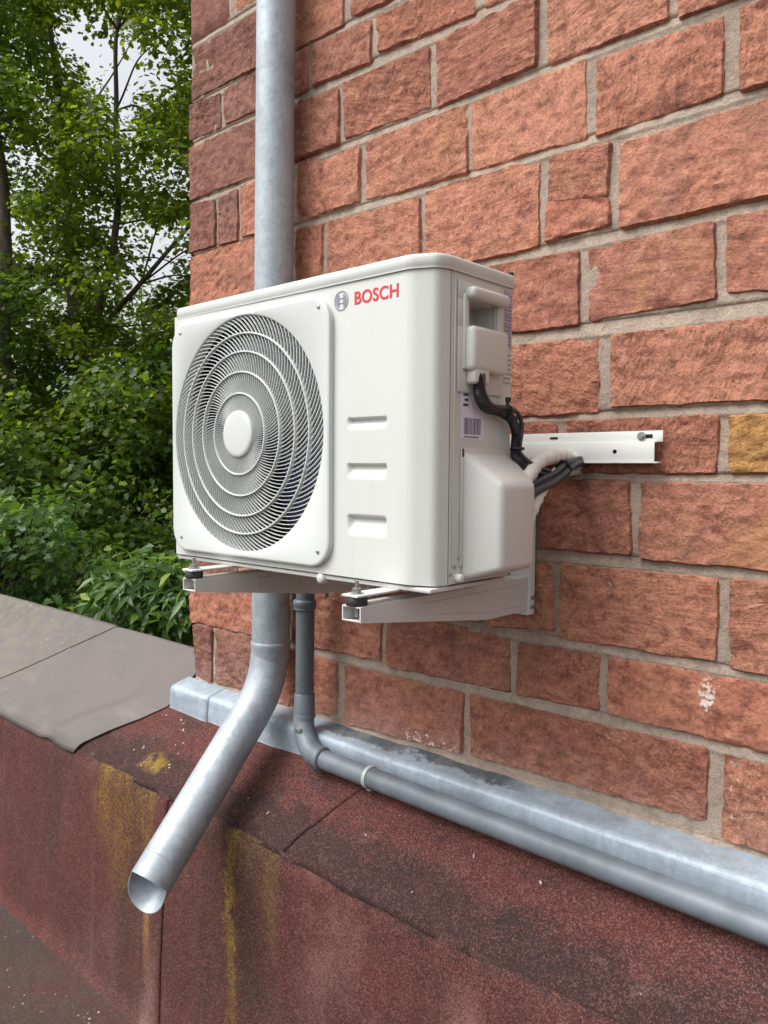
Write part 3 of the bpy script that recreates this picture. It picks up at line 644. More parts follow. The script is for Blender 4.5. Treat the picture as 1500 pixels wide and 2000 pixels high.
m = MB(); m.box(PX(1.9)-0.015, PX(1.9)+0.015, -0.03, 0.0, 1.885, 1.915, 0.003); m.tube([(PX(1.9), -0.08, z) for z in (1.885, 1.915)], RP+0.002, 40); m.build('wall_clamp', M_ZINC_DARK, dp, 40)

# ------------------------------------------------------------------ grey plastic condensate drain pipe
dr = thing('drain_pipe', 'grey plastic drain pipe dropping beside the downpipe and running along the flashing', 'drain pipe', (-0.735, -0.085, -0.5))
rd = 0.0250
vx, vy = -0.737, -0.085
m = MB(); m.tube([(vx+0.004, vy, 0.02), (vx, vy, -0.47)], rd, 36); m.build('vertical_pipe', M_PVC, dr, 40)
m = MB(); m.tube([(vx, vy, z) for z in (-0.150, -0.153, -0.158, -0.166, -0.170, -0.176, -0.180)], [rd+.002, rd+.0055, rd+.0065, rd+.0065, rd+.0045, rd+.0055, rd+.001], 36); m.build('socket_collar', M_PVC, dr, 40)
m = MB(); m.tube([(vx, vy, z) for z in (-0.405, -0.408, -0.462, -0.468)], [rd+.0005, rd+.0028, rd+.0035, rd+.0055], 36)
m.build('socket', M_PVC, dr, 40)
Hy, Hz = -0.116, -0.553
el = smooth_path([(vx, vy, -0.462), (vx+0.003, vy-0.005, -0.490), (vx+0.024, vy-0.016, -0.523), (vx+0.060, Hy+0.003, -0.545), (vx+0.100, Hy, -0.552)], 6)
m = MB(); m.tube(el, rd+0.0035, 36); m.build('elbow', M_PVC_DUSTY, dr, 40)
hx0 = vx+0.094
m = MB(); m.tube([(hx0, Hy, Hz), (hx0+.004, Hy, Hz), (hx0+.010, Hy, Hz), (hx0+.014, Hy, Hz), (hx0+.016, Hy, Hz)], [rd+.003, rd+.0075, rd+.0075, rd+.005, rd+.001], 36); m.build('socket_lip', M_PVC_DUSTY, dr, 40)
m = MB(); m.tube([(x, Hy-0.004*math.sin((x+0.6)*1.1), Hz-0.012*(x+0.64)/1.1) for x in lin(hx0, 1.75, 30)], rd, 36); m.build('horizontal_pipe', M_PVC_DUSTY, dr, 40)
m = MB(); m.tube([(-0.470, Hy, Hz-.002), (-0.469, Hy, Hz-.002), (-0.459, Hy, Hz-.002), (-0.458, Hy, Hz-.002)], [rd, rd+.003, rd+.003, rd], 32); m.box(-0.470, -0.458, Hy-0.006, Hy+0.006, Hz-rd-0.010, Hz-rd+0.001, 0.002); m.build('cable_tie', M_TIE, dr, 40)
m = MB(); m.box(vx+0.006, vx+0.026, vy-0.040, vy-0.034, -0.503, -0.489, 0.0015, 2); m.build('pipe_clip', M_SCREW, dr, 40)

# ------------------------------------------------------------------ outdoor air-conditioning unit
XW, FY, RY, HB = -0.760, -0.467, -0.230, 0.545
ac = thing('air_conditioner', 'white outdoor air conditioner unit with round spiral fan guard and red lettering', 'air conditioner', (-0.38, -0.35, 0.0))
CX, CZ, CR = -0.496, 0.271, 0.2468
# plan profile of the right-hand front corner
def corner(n=26, ax=0, ay=0, off=0.0):
    # shallow chamfer with two softened bends
    K = [Vector((-0.075, FY)), Vector((-0.050, FY)), Vector((-0.007, FY+0.020)), Vector((0.0, FY+0.048))]
    def bend(a, b, c, r, k=8):
        p = b+(a-b).normalized()*r; q = b+(c-b).normalized()*r
        return [p*(1-t)**2+b*2*t*(1-t)+q*t*t for t in (i/(k-1) for i in range(k))]
    P = [K[0]] + bend(K[0], K[1], K[2], 0.012) + bend(K[1], K[2], K[3], 0.011) + [K[3]]
    out = []
    for i, p in enumerate(P):
        t = (P[min(i+1, len(P)-1)]-P[max(i-1, 0)]).normalized(); out.append((p.x+t.y*off, p.y-t.x*off))
    return out
# front panel, right part with three pressed slots
XS = -0.2355
prof = [(x, FY) for x in lin(XS, -0.076, 64)] + corner(28)[1:]
slots = [(-0.150, 0.2835, 0.050, 0.0115), (-0.1495, 0.1965, 0.0505, 0.0150), (-0.149, 0.0965, 0.0505, 0.0200)]
def slot_depth(x, z):
    d = 0
    sm = lambda t: max(0, min(1, t))**2*(3-2*max(0, min(1, t)))
    for sx, sz, hw, hh in slots:
        if abs(x-sx) < hw and abs(z-sz) < hh:
            ends = sm((hw-abs(x-sx))/0.011)
            top = sm((sz+hh-z)/0.006)                      # steep under the upper lip
            run = sm((z-(sz-hh))/(hh*1.55))                # long ramp up to the lower lip
            d = max(d, 0.0105*ends*top*run)
    return d
def fp(s, t):
    i = int(round(s)); x, y = prof[i]
    return (x, y+slot_depth(x, t)*1.0, t)
zs = lin(0.0, HB, 210)
fpan = grid_obj('front_panel', M_WHITE, fp, list(range(len(prof))), zs, ac, 50)
# front panel round the fan opening
def ring_plate(m, x0, x1, z0, z1, cx, cz, r, y, n=128):
    inner = []; outer = []
    corners = [math.atan2(z-cz, x-cx) for x, z in ((x0, z0), (x1, z0), (x1, z1), (x0, z1))]
    an = sorted([2*math.pi*i/n-math.pi for i in range(n)]+corners)
    for a in an:
        c, s = math.cos(a), math.sin(a)
        tx = ((x1 if c > 0 else x0)-cx)/c if abs(c) > 1e-9 else 1e9; tz = ((z1 if s > 0 else z0)-cz)/s if abs(s) > 1e-9 else 1e9
        t = min(tx, tz); inner.append((cx+r*c, y, cz+r*s)); outer.append((cx+t*c, y, cz+t*s))
    k = len(an); m.add(inner+outer, [(i, (i+1) % k, k+(i+1) % k, k+i) for i in range(k)])
m = MB(); ring_plate(m, XW, XS, 0.0, HB, CX, CZ, CR-0.002, FY)
m.add([(XW, FY, 0), (XW, FY, HB), (XW, FY+0.05, HB), (XW, FY+0.05, 0)], [(0, 1, 2, 3)])
m.build('fan_panel', M_WHITE, ac, 30)
# bottom lip of the front panel
m = MB()
pp = [(XW, FY+0.02), (XW, FY)] + [(x, y) for x, y in prof]
m.add([(x, y, 0.0) for x, y in pp]+[(x*0.995-0.002, y+0.012, -0.003) for x, y in pp], [(i, i+1, len(pp)+i+1, len(pp)+i) for i in range(len(pp)-1)])
m.build('bottom_lip', M_WHITE, ac, 40)
# body sides, rear and side panel with the grip pocket cut into it
HY0, HY1, HZ0, HZ1 = -0.374, -0.292, 0.450, 0.496
m = MB()
SY = FY+0.0495
for (a, b, c, d) in ((SY, HY0, 0.0, HB), (HY1, RY, 0.0, HB), (HY0, HY1, 0.0, HZ0), (HY0, HY1, HZ1, HB)):
    m.add([(0, a, c), (0, b, c), (0, b, d), (0, a, d)], [(0, 1, 2, 3)])
m.add([(0, RY, 0), (0, RY, HB), (-0.01, RY, HB), (-0.01, RY, 0)], [(0, 1, 2, 3)])
m.build('side_panel', M_WHITE, ac, 30, recalc=False)
m = MB()
m.add([(0, HY0, HZ0), (0, HY1, HZ0), (0, HY1, HZ1), (0, HY0, HZ1), (-0.042, HY0+.004, HZ0-.004), (-0.042, HY1-.004, HZ0-.004), (-0.042, HY1-.004, HZ1), (-0.042, HY0+.004, HZ1)],
      [(0, 1, 5, 4), (1, 2, 6, 5), (2, 3, 7, 6), (3, 0, 4, 7), (4, 5, 6, 7)])
m.build('grip_pocket', M_COVER, ac, 30, recalc=False)
m = MB(); m.box(XW+0.004, -0.006, RY+0.001-0.03, RY-0.002, 0.004, HB-0.002); m.build('rear_coil_frame', M_WHITE, ac, 30)
m = MB(); m.add([(XW+.001, FY+0.05, 0), (XW+.001, RY, 0), (XW+.001, RY, HB), (XW+.001, FY+0.05, HB)], [(0, 1, 2, 3)]); m.build('left_side_panel', M_WHITE, ac, 30)
m = MB(); m.box(XW+0.006, -0.004, FY+0.006, RY-0.004, -0.012, -0.0035, 0.003); m.build('base_pan', M_BRACKET, ac, 30)
m = MB(); m.add([(x, y, -0.0035) for x, y in pp]+[(x, y, -0.010) for x, y in pp], [(i, i+1, len(pp)+i+1, len(pp)+i) for i in range(len(pp)-1)])
m2 = MB(); m2.add([(x*0.996-0.003, y+0.005, z) for x, y, z in m.v], m.f); m2.build('base_rim', M_BRACKET, ac, 40)
# lid
def lid_outline(off, n=22):
    pts = [(XW+0.016-off, RY+off*0.2), (XW+0.016-off, FY+0.003-off)]
    pts += [(x, y) for x, y in [(-0.075, FY-off)]]
    pts += corner(n, 0.075, 0.048, off)[1:]
    pts += [(off, RY+off*0.2)]
    return pts
lv = [(0.0035, 0.540), (0.0035, 0.5445), (0.0045, 0.546), (0.0045, 0.5585), (0.0036, 0.5622), (0.0010, 0.5645), (-0.004, 0.5655), (-0.012, 0.5658)]
m = MB(); n_ = len(lid_outline(0))
V = []
for off, z in lv: V += [(x, y, z) for x, y in lid_outline(off)]
F = [(j*n_+i, j*n_+(i+1) % n_, (j+1)*n_+(i+1) % n_, (j+1)*n_+i) for j in range(len(lv)-1) for i in range(n_)]
F.append(tuple((len(lv)-1)*n_+i for i in range(n_)))
m.add(V, F); m.build('top_cover', M_WHITE, ac, 40)
m = MB(); m.tube([(-0.012-0.0, RY+0.012, 0.560), (-0.012, RY+0.012, 0.574)], 0.006, 12); m.build('lid_screw', M_RUBBER, ac, 40)

# fan guard: raised plate, domed rings and curved ribs, hub
gd = bpy.data.objects.new('fan_guard', None); COL.objects.link(gd); gd.parent = ac; gd.location = Vector((CX, FY, CZ))-wloc(ac)
def rrect(hx, hz, r, n=10, cx=CX, cz=0.268):
    out = []
    for qx, qz, a0 in ((1, 1, 0), (-1, 1, 90), (-1, -1, 180), (1, -1, 270)):
        for i in range(n): 
            a = R(a0+90*i/(n-1)); out.append((cx+qx*(hx-r)+r*math.cos(a), cz+qz*(hz-r)+r*math.sin(a)))
    return out
def guard_plate():
    lay = [(0.2605, 0.2560, 0.052, FY+0.001), (0.2605, 0.2560, 0.052, FY-0.0075), (0.2590, 0.2545, 0.051, FY-0.0105), (0.2560, 0.2515, 0.049, FY-0.0118)]
    m = MB(); N = 44; V = []
    for hx, hz, r, y in lay: V += [(x, y, z) for x, z in rrect(hx, hz, r, 11)]
    n = 44; F = [(j*n+i, j*n+(i+1) % n, (j+1)*n+(i+1) % n, (j+1)*n+i) for j in range(len(lay)-1) for i in range(n)]
    m.add(V, F)
    # face between rounded outline and the round opening
    K = 220; outl = rrect(0.2560, 0.2515, 0.049, 24); inner = []; outer = []
    def hit(a):
        best = 1; c, s = math.cos(a), math.sin(a)
        for i in range(len(outl)):
            x1_, z1_ = outl[i]; x2_, z2_ = outl[(i+1) % len(outl)]
            x1, z1, x2, z2 = x1_-CX, z1_-CZ, x2_-CX, z2_-CZ
            den = c*(z2-z1)-s*(x2-x1)
            if abs(den) < 1e-12: continue
            t = (x1*(z2-z1)-z1*(x2-x1))/den; u = (x1*s-z1*c)/den
            if t > 0 and -1e-6 <= u <= 1+1e-6: best = t
        return best
    for i in range(K):
        a = 2*math.pi*i/K; c, s = math.cos(a), math.sin(a); t = hit(a)
        inner.append((a, min(CR, t-0.0015))); outer.append((CX+t*c, FY-0.0118, CZ+t*s))
    rings = [(0.0, FY-0.0122), (-0.002, FY-0.0110), (-0.003, FY-0.002), (-0.003, FY+0.012)]
    V = list(outer)
    for dr_, y in rings: V += [(CX+(r+dr_)*math.cos(a), y, CZ+(r+dr_)*math.sin(a)) for a, r in inner]
    F = [(j*K+i, j*K+(i+1) % K, (j+1)*K+(i+1) % K, (j+1)*K+i) for j in range(len(rings)) for i in range(K)]
    m.add(V, F)
    return m
guard_plate().build('guard_plate', M_GUARD, gd, 35)
def dome(r): return FY-0.0095-0.0125*(1-(r/CR)**2)
# one rib, copied round with shared mesh data
NR = 106
def rib_mesh():
    rs = lin(0.046, CR-0.0005, 20); th = 0; pr = None; P = []
    for r in rs:
        if pr is not None:
            rm = (r+pr)/2; psi = R(4+54*((rm-0.046)/(CR-0.046))**0.85); th += math.tan(psi)/rm*(r-pr)
        P.append((r, th)); pr = r
    V = []; F = []
    for i, (r, t) in enumerate(P):
        x, z = r*math.cos(t), r*math.sin(t)
        r0, t0 = P[max(i-1, 0)]; r1, t1 = P[min(i+1, len(P)-1)]
        tx, tz = r1*math.cos(t1)-r0*math.cos(t0), r1*math.sin(t1)-r0*math.sin(t0); l = math.hypot(tx, tz); nx, nz = -tz/l, tx/l
        hw = 0.00042+0.00048*(r/CR); yf_ = dome(r)-FY
        for sx, yy, k in ((-1, yf_+0.0006, 0.8), (1, yf_+0.0006, 0.8), (1, yf_+0.0050, 0.8), (-1, yf_+0.0050, 0.8)):
            V.append((x+nx*hw*sx*k, yy, z+nz*hw*sx*k))
    for i in range(len(P)-1):
        for k in range(4): F.append((i*4+k, i*4+(k+1) % 4, i*4+4+(k+1) % 4, i*4+4+k))
    me = bpy.data.meshes.new('guard_rib'); me.from_pydata(V, [], F); me.materials.append(M_GUARD)
    bm = bmesh.new(); bm.from_mesh(me); bmesh.ops.recalc_face_normals(bm, faces=bm.faces[:]); bm.to_mesh(me); bm.free()
    return me
rme = rib_mesh()
for k in range(NR):
    o = bpy.data.objects.new('guard_rib', rme); COL.objects.link(o); o.parent = gd; o.rotation_euler = (0, 2*math.pi*k/NR, 0)
for r in (0.084, 0.128, 0.170, 0.208):
    m = MB(); n = 120; y = dome(r)-0.0022; w = 0.0018
    cs = [(-w, y+0.0012), (-w*0.5, y), (w*0.5, y), (w, y+0.0012), (w, y+0.010), (-w, y+0.010)]
    V = [(CX+(r+a)*math.cos(2*math.pi*i/n), b, CZ+(r+a)*math.sin(2*math.pi*i/n)) for i in range(n) for a, b in cs]
    F = [(i*6+k, i*6+(k+1) % 6, ((i+1) % n)*6+(k+1) % 6, ((i+1) % n)*6+k) for i in range(n) for k in range(6)]
    m.add(V, F); m.build('guard_ring', M_GUARD, gd, 30)
m = MB(); m.tube([(CX, y, CZ) for y in (FY-0.004, FY-0.0205, FY-0.0245, FY-0.0262, FY-0.0268)], [0.0490, 0.0488, 0.0478, 0.0455, 0.040], 64); m.build('guard_hub', M_GUARD, gd, 35)
for sx in (-0.720, -0.265):
    for sz in (0.0425, 0.5035):
        m = MB(); m.tube([(sx, y, sz) for y in (FY-0.0112, FY-0.0132, FY-0.0138)], [0.0042, 0.004, 0.0028], 14); m.build('guard_screw', M_SCREW, gd, 40)
# fan and interior
fan = bpy.data.objects.new('fan', None); COL.objects.link(fan); fan.parent = ac; fan.location = Vector((CX, FY+0.06, CZ))-wloc(ac)
m = MB(); m.tube([(CX, FY+0.035, CZ), (CX, FY+0.04, CZ), (CX, FY+0.11, CZ)], [0.045, 0.055, 0.058], 32); m.build('fan_hub', M_FAN, fan, 40)
for b in range(3):
    V = []; na, nr = 14, 9; a0 = R(120*b-95)
    for j in range(nr):
        r = 0.05+(0.225-0.05)*j/(nr-1)
        for i in range(na):
            t = i/(na-1); a = a0+R(88)*t*(0.75+0.25*j/(nr-1))+R(18)*(j/(nr-1)); V.append((CX+r*math.cos(a), FY+0.085-0.055*t, CZ+r*math.sin(a)))
    m = MB(); m.add(V, [(j*na+i, j*na+i+1, (j+1)*na+i+1, (j+1)*na+i) for j in range(nr-1) for i in range(na-1)])
    o = m.build('fan_blade', M_FAN, fan, 60); md = o.modifiers.new('thickness', 'SOLIDIFY'); md.thickness = 0.003
m = MB(); m.tube([(CX, FY+0.012, CZ), (CX, FY+0.13, CZ)], CR-0.003, 96, cap=False); m.build('fan_shroud', M_DARK, ac, 40)
m = MB(); m.box(XW+0.012, XS+0.05, RY-0.062, RY-0.055, 0.006, HB-0.004); m.build('coil_fins', M_DARK, ac, 30)

# lettering and emblem
def text_mesh(body, x0, x1, z0, z1, mat, name, y=FY-0.0006):
    cu = bpy.data.curves.new('txt', 'FONT'); cu.body = body; cu.size = 1; cu.extrude = 0.01; cu.offset = 0.018; cu.space_character = 1.02
    ob = bpy.data.objects.new('txt', cu); COL.objects.link(ob)
    dg = bpy.context.evaluated_depsgraph_get(); me = bpy.data.meshes.new_from_object(ob.evaluated_get(dg))
    bpy.data.objects.remove(ob); bpy.data.curves.remove(cu)
    co = np.array([v.co[:] for v in me.vertices]); lo, hi = co.min(0), co.max(0)
    V = [(x0+(c[0]-lo[0])/(hi[0]-lo[0])*(x1-x0), y+(0.0005 if c[2] < 0 else -0.0002), z0+(c[1]-lo[1])/(hi[1]-lo[1])*(z1-z0)) for c in co]
    for v, p in zip(me.vertices, V): v.co = p
    me.materials.clear()
    return link(name, me, mat, ac, 0)
text_mesh('BOSCH', -0.1815, -0.0760, 0.4975, 0.5210, M_RED, 'red_lettering')
em = bpy.data.objects.new('round_emblem', None); COL.objects.link(em); em.parent = ac; em.location = Vector((-0.216, FY, 0.509))-wloc(ac)
def annulus(m, cx, cz, r0, r1, y, n=48):
    V = [(cx+r*math.cos(2*math.pi*i/n), y, cz+r*math.sin(2*math.pi*i/n)) for r in (r0, r1) for i in range(n)]
    m.add(V, [(i, (i+1) % n, n+(i+1) % n, n+i) for i in range(n)])
ex, ez = -0.216, 0.509
m = MB(); annulus(m, ex, ez, 0.0160, 0.0183, FY-0.0006); m.build('outer_circle', M_EMBLEM, em, 0)
for s in (-1, 1):
    m = MB(); P = []; Q = []
    for i in range(15):
        a = R(-62+124*i/14); P.append((ex+s*0.0142*math.cos(a), FY-0.0006, ez+0.0142*math.sin(a)))
    for i in range(15):
        a = R(-62+124*i/14); Q.append((ex+s*0.0052, FY-0.0006, ez+0.0125*(-1+2*i/14)))
    m.add(P+Q, [(i, i+1, 15+i+1, 15+i) for i in range(14)]); m.build('armature_lobe', M_EMBLEM, em, 0)
m = MB()
for z0, z1 in ((0.0035, 0.0052), (-0.0052, -0.0035)): m.box(ex-0.0055, ex+0.0055, FY-0.0008, FY-0.0004, ez+z0, ez+z1)
m.build('armature_bar', M_EMBLEM, em, 0)

# right-hand side: terminal cover with grip
tc = bpy.data.objects.new('terminal_cover', None); COL.objects.link(tc); tc.parent = ac; tc.location = Vector((0.01, -0.33, 0.44))-wloc(ac)
m = MB(); m.prism([(-0.4000, 0.345), (-0.392, 0.336), (-0.285, 0.336), (-0.262, 0.345), (-0.262, 0.452), (-0.292, 0.452), (-0.292, 0.4495), (-0.374, 0.4495), (-0.374, 0.496), (-0.292, 0.496), (-0.292, 0.452), (-0.262, 0.452), (-0.262, 0.528), (-0.400, 0.528)][0:6] + [(-0.262, 0.449), (-0.400, 0.449)], 0, 0.0006, 0.0035, 0.0)
m = MB()
m.box(0.0005, 0.004, -0.4005, -0.262, 0.336, 0.4495, 0.0015); m.box(0.0005, 0.004, -0.4005, -0.262, 0.497, 0.527, 0.0015)
m.box(0.0005, 0.004, -0.4005, -0.3745, 0.4495, 0.497, 0.001); m.box(0.0005, 0.004, -0.2915, -0.262, 0.4495, 0.497, 0.001)
m.build('backing_plate', M_COVER, tc, 35)
m = MB(); m.box(0.002, 0.026, -0.386, -0.270, 0.496, 0.517, 0.008, 4); m.build('grip_bar', M_COVER, tc, 50)
m = MB(); m.box(0.002, 0.026, -0.386, -0.274, 0.372, 0.4505, 0.010, 4); m.build('cover_box', M_COVER, tc, 50)
m = MB(); m.box(0.002, 0.009, -0.390, -0.3755, 0.375, 0.505, 0.003, 3); m.build('side_cheek', M_COVER, tc, 50)
m = MB(); m.box(0.002, 0.010, -0.2895, -0.272, 0.44, 0.505, 0.003, 3); m.build('side_cheek', M_COVER, tc, 50)
m = MB(); m.box(0.002, 0.024, -0.378, -0.332, 0.350, 0.380, 0.006, 3); m.build('cable_outlet', M_COVER, tc, 50)
# paper label with a barcode, and the rating plate at the rear edge
M_PAPER = plain('white_paper', (0.70, 0.69, 0.80), 0.6, var=0.04)
M_INK = plain('black_ink', (0.06, 0.05, 0.09), 0.6)
lb = bpy.data.objects.new('barcode_label', None); COL.objects.link(lb); lb.parent = ac; lb.location = Vector((0, -0.35, 0.30))-wloc(ac)
m = MB(); m.box(0.0003, 0.0011, -0.3876, -0.3160, 0.2545, 0.352, 0.0); m.build('paper', M_PAPER, lb, 0)
m = MB(); y = -0.378
while y < -0.330:
    w = random.choice((0.0008, 0.0013, 0.0021)); m.box(0.0011, 0.0013, y, y+w, 0.263, 0.292); y += w+random.choice((0.0009, 0.0014, 0.0018))
m.build('barcode', M_INK, lb, 0)
m = MB(); m.box(0.0011, 0.0013, -0.378, -0.334, 0.2575, 0.2595); 
for i in range(4): m.box(0.0011, 0.0013, -0.381+0.004*(i % 2), -0.366, 0.312+0.009*i, 0.3165+0.009*i)
o = m.build('print_lines', M_INK, lb, 0); o['kind'] = 'stuff'
rp = bpy.data.objects.new('rating_plate', None); COL.objects.link(rp); rp.parent = ac; rp.location = Vector((0, -0.24, 0.48))-wloc(ac)
M_RATING = plain('blue_grey_paper', (0.40, 0.40, 0.50), 0.5)
m = MB(); m.box(0.0003, 0.0011, -0.2570, -0.2312, 0.428, 0.533); m.build('paper', M_RATING, rp, 0)
m = MB()
for i in range(15): m.box(0.0011, 0.0013, -0.2550, -0.2335, 0.434+0.0062*i, 0.4362+0.0062*i+0.001*(i % 3))
o = m.build('print_lines', M_EMBLEM, rp, 0); o['kind'] = 'stuff'
for i in range(7):
    m = MB(); m.box(0.0, 0.004, -0.262, -0.2315, 0.364+0.0085*i, 0.3675+0.0085*i, 0.0014); m.build('vent_slat', M_COVER, ac, 50)
# pressed ribs on the side panel
m = MB(); m.box(0.0, 0.0016, -0.2985, -0.2945, 0.225, 0.34, 0.0007); m.box(0.0, 0.0016, -0.2735, -0.2695, 0.225, 0.34, 0.0007); m.box(0.0, 0.002, -0.4085, -0.4055, 0.03, 0.535, 0.0008); m.build('pressed_rib', M_WHITE, ac, 50)
# valve cover
vb = [(-0.3790, 0.004), (-0.2285, 0.004), (-0.2285, 0.2310), (-0.3790, 0.2310)]
vo = [(-0.3560, 0.0245), (-0.2470, 0.0245), (-0.2470, 0.1760), (-0.3560, 0.1760)]
bm = bmesh.new()
A = [bm.verts.new((0.004, y, z)) for y, z in vb]; Bq = [bm.verts.new((0.070, y, z)) for y, z in vo]; A0 = [bm.verts.new((0.0004, y, z)) for y, z in vb]
bm.faces.new(Bq)
for i in range(4):
    bm.faces.new((A[i], A[(i+1) % 4], Bq[(i+1) % 4], Bq[i])); bm.faces.new((A0[i], A0[(i+1) % 4], A[(i+1) % 4], A[i]))
bmesh.ops.recalc_face_normals(bm, faces=bm.faces[:])
bmesh.ops.bevel(bm, geom=[e for e in bm.edges if all(v in Bq or v in A for v in e.verts) and not all(v in A for v in e.verts)], offset=0.011, segments=5, profile=0.5, affect='EDGES')
m = MB(); m.bm(bm); m.build('valve_cover', M_COVER, ac, 55)
m = MB(); m.box(0.0004, 0.0032, -0.3860, -0.2300, 0.222, 0.2385, 0.001); m.box(0.0004, 0.0032, -0.3870, -0.3785, 0.03, 0.2385, 0.001); m.build('valve_cover_flange', M_COVER, ac, 40)
m = MB(); m.tube([(x, -0.3925, 0.010) for x in (0.0, 0.008, 0.012, 0.013)], [0.0085, 0.008, 0.006, 0.003], 20); m.build('earth_knob', M_INSUL, ac, 50)
for y, z in ((-0.400, 0.030), (-0.388, 0.045), (-0.412, 0.018)):
    m = MB(); m.tube([(x, y, z) for x in (0.0, 0.0022, 0.0028)], [0.0036, 0.0034, 0.002], 12); m.build('panel_screw', M_SCREW, ac, 50)
m = MB(); m.tube([(-0.272, FY+0.012, -0.010), (-0.272, FY+0.002, -0.010), (-0.272, FY-0.002, -0.010)], [0.011, 0.011, 0.007], 20); m.build('drain_plug', M_COVER, ac, 50)

# ------------------------------------------------------------------ wall brackets, rail
def bracket(bx, label):
    b = thing('mounting_bracket', label, 'bracket', (bx+0.022, -0.3, -0.08), 'brackets carrying the outdoor unit')
    yt, w = -0.5628, 0.044
    sp = [(yt, -0.0565), (yt, -0.0300), (-0.045, -0.0290), (-0.045, -0.1015), (-0.197, -0.1010)]
    t = 0.0025
    for x in (bx, bx+w-t):
        m = MB(); m.prism(sp, 0, x, x+t); m.build('side_plate', M_BRACKET, b, 30)
    m = MB(); m.box(bx+t+.0002, bx+w-t-.0002, yt, -0.045, -0.0325, -0.0302); m.build('top_plate', M_BRACKET, b, 30)
    m = MB(); m.add([(bx+t, yt, -0.0563), (bx+w-t, yt, -0.0563), (bx+w-t, -0.197, -0.1006), (bx+t, -0.197, -0.1006), (bx+t, -0.045, -0.1012), (bx+w-t, -0.045, -0.1012)], [(0, 1, 2, 3), (3, 2, 5, 4)])
    o = m.build('bottom_plate', M_BRACKET, b, 20); md = o.modifiers.new('thickness', 'SOLIDIFY'); md.thickness = 0.002
    # pressed panel line on the outer face
    for x in (bx+w,):
        m = MB(); q = [(-0.40, -0.043), (-0.075, -0.043), (-0.075, -0.087), (-0.19, -0.087), (-0.40, -0.063)]
        for i in range(5):
            (ya, za), (yb, zb_) = q[i], q[(i+1) % 5]; m.tube([(x, ya, za), (x, yb, zb_)], 0.0011, 6)
        m.build('pressed_bead', M_BRACKET, b, 60)
    m = MB(); m.box(bx+0.001, bx+w-0.001, -0.0445, -0.040, -0.112, 0.205, 0.001); m.box(bx-0.0015, bx+0.001, -0.0445, -0.0175, -0.112, 0.205, 0.0006); m.box(bx+w-0.001, bx+w+0.0015, -0.0445, -0.0175, -0.112, 0.205, 0.0006); m.build('upright', M_RAIL, b, 30)
    for z in (-0.075, -0.095):
        m = MB(); m.tube([(bx+w+0.0015, -0.030, z), (bx+w+0.006, -0.030, z)], 0.005, 6); m.build('bolt', M_SCREW, b, 30)
    cx = bx+w/2
    for y0 in (-0.5495, -0.255):
        m = MB(); m.tube([(cx, y0, z) for z in (-0.0300, -0.0285, -0.0165, -0.0150)], [0.0180, 0.0188, 0.0180, 0.0165], 24); m.build('rubber_mount', M_RUBBER, b, 50)
        m = MB(); m.tube([(cx, y0, z) for z in (-0.0100, -0.0085)], 0.0120, 20); m.build('washer', M_SCREW, b, 40)
        m = MB(); m.tube([(cx, y0, -0.0085), (cx, y0, -0.0010)], 0.0078, 6, True); m.tube([(cx, y0, -0.001), (cx, y0, 0.012)], 0.0036, 10); m.tube([(cx, y0, -0.0325), (cx, y0, -0.050)], 0.0036, 10); m.build('foot_bolt', M_SCREW, b, 30)
    m = MB(); m.box(cx-0.019, cx+0.019, -0.568, FY+0.02, -0.0148, -0.0105, 0.0018); m.build('mounting_foot', M_WHITE, ac, 40)
    m = MB(); m.box(cx-0.019, cx+0.019, FY+0.021, RY-0.0, -0.0170, -0.0122, 0.0018); m.build('mounting_foot', M_BRACKET, ac, 40)
bracket(-0.1146, 'cream steel arm bracket under the right end of the outdoor unit')
bracket(-0.5893, 'cream steel arm bracket under the fan end of the outdoor unit')
ra = thing('mounting_rail', 'white steel mounting rail screwed horizontally to the wall behind the unit', 'rail', (-0.2, -0.015, 0.245))
def railz(x): return (x+0.11)*(-0.0085)
m = MB(); m.box(-0.66, 0.2100, -0.0235, -0.0210, 0.2570, 0.2785, 0.0006); m.build('upper_flange', M_RAIL, ra, 30)
m = MB(); m.box(-0.66, 0.1985, -0.0345, -0.0322, 0.2190, 0.2572, 0.0006); m.box(-0.66, 0.1985, -0.0322, -0.0236, 0.2550, 0.2572, 0.0004); m.build('channel_face', M_RAIL, ra, 30)
m = MB(); m.box(-0.66, 0.2070, -0.0385, -0.0190, 0.2155, 0.2185, 0.0008); m.build('lower_lip', M_RAIL, ra, 30)
m = MB(); m.box(-0.66, 0.19, -0.0209, -0.012, 0.222, 0.25); m.build('back_web', M_ZINC_DARK, ra, 30)
def disc(m, x, z, y, r): m.tube([(x, y, z), (x, y-0.0006, z)], r, 18)
m = MB(); disc(m, 0.118, 0.2385, -0.0345, 0.0042); m.build('bolt_hole', M_HOLE, ra, 0)
m = MB(); m.box(-0.034, -0.016, -0.0242, -0.0236, 0.2655, 0.2705, 0.0); m.build('slot_hole', M_HOLE, ra, 0)
m = MB(); m.box(0.166, 0.190, -0.0242, -0.0236, 0.2640, 0.2715, 0.0); m.build('slot_hole', M_HOLE, ra, 0)
m = MB(); m.tube([(0.168, -0.0243, 0.268), (0.168, -0.0262, 0.268)], 0.0085, 20); m.tube([(0.168, -0.0262, 0.268), (0.168, -0.0325, 0.268)], 0.0058, 6); m.build('screw', M_SCREW, ra, 30)
m = MB(); m.box(-0.62, -0.55, -0.021, 0.0, 0.23, 0.25); m.box(0.10, 0.16, -0.021, 0.0, 0.23, 0.25); m.build('wall_spacer', M_ZINC_DARK, ra, 30)

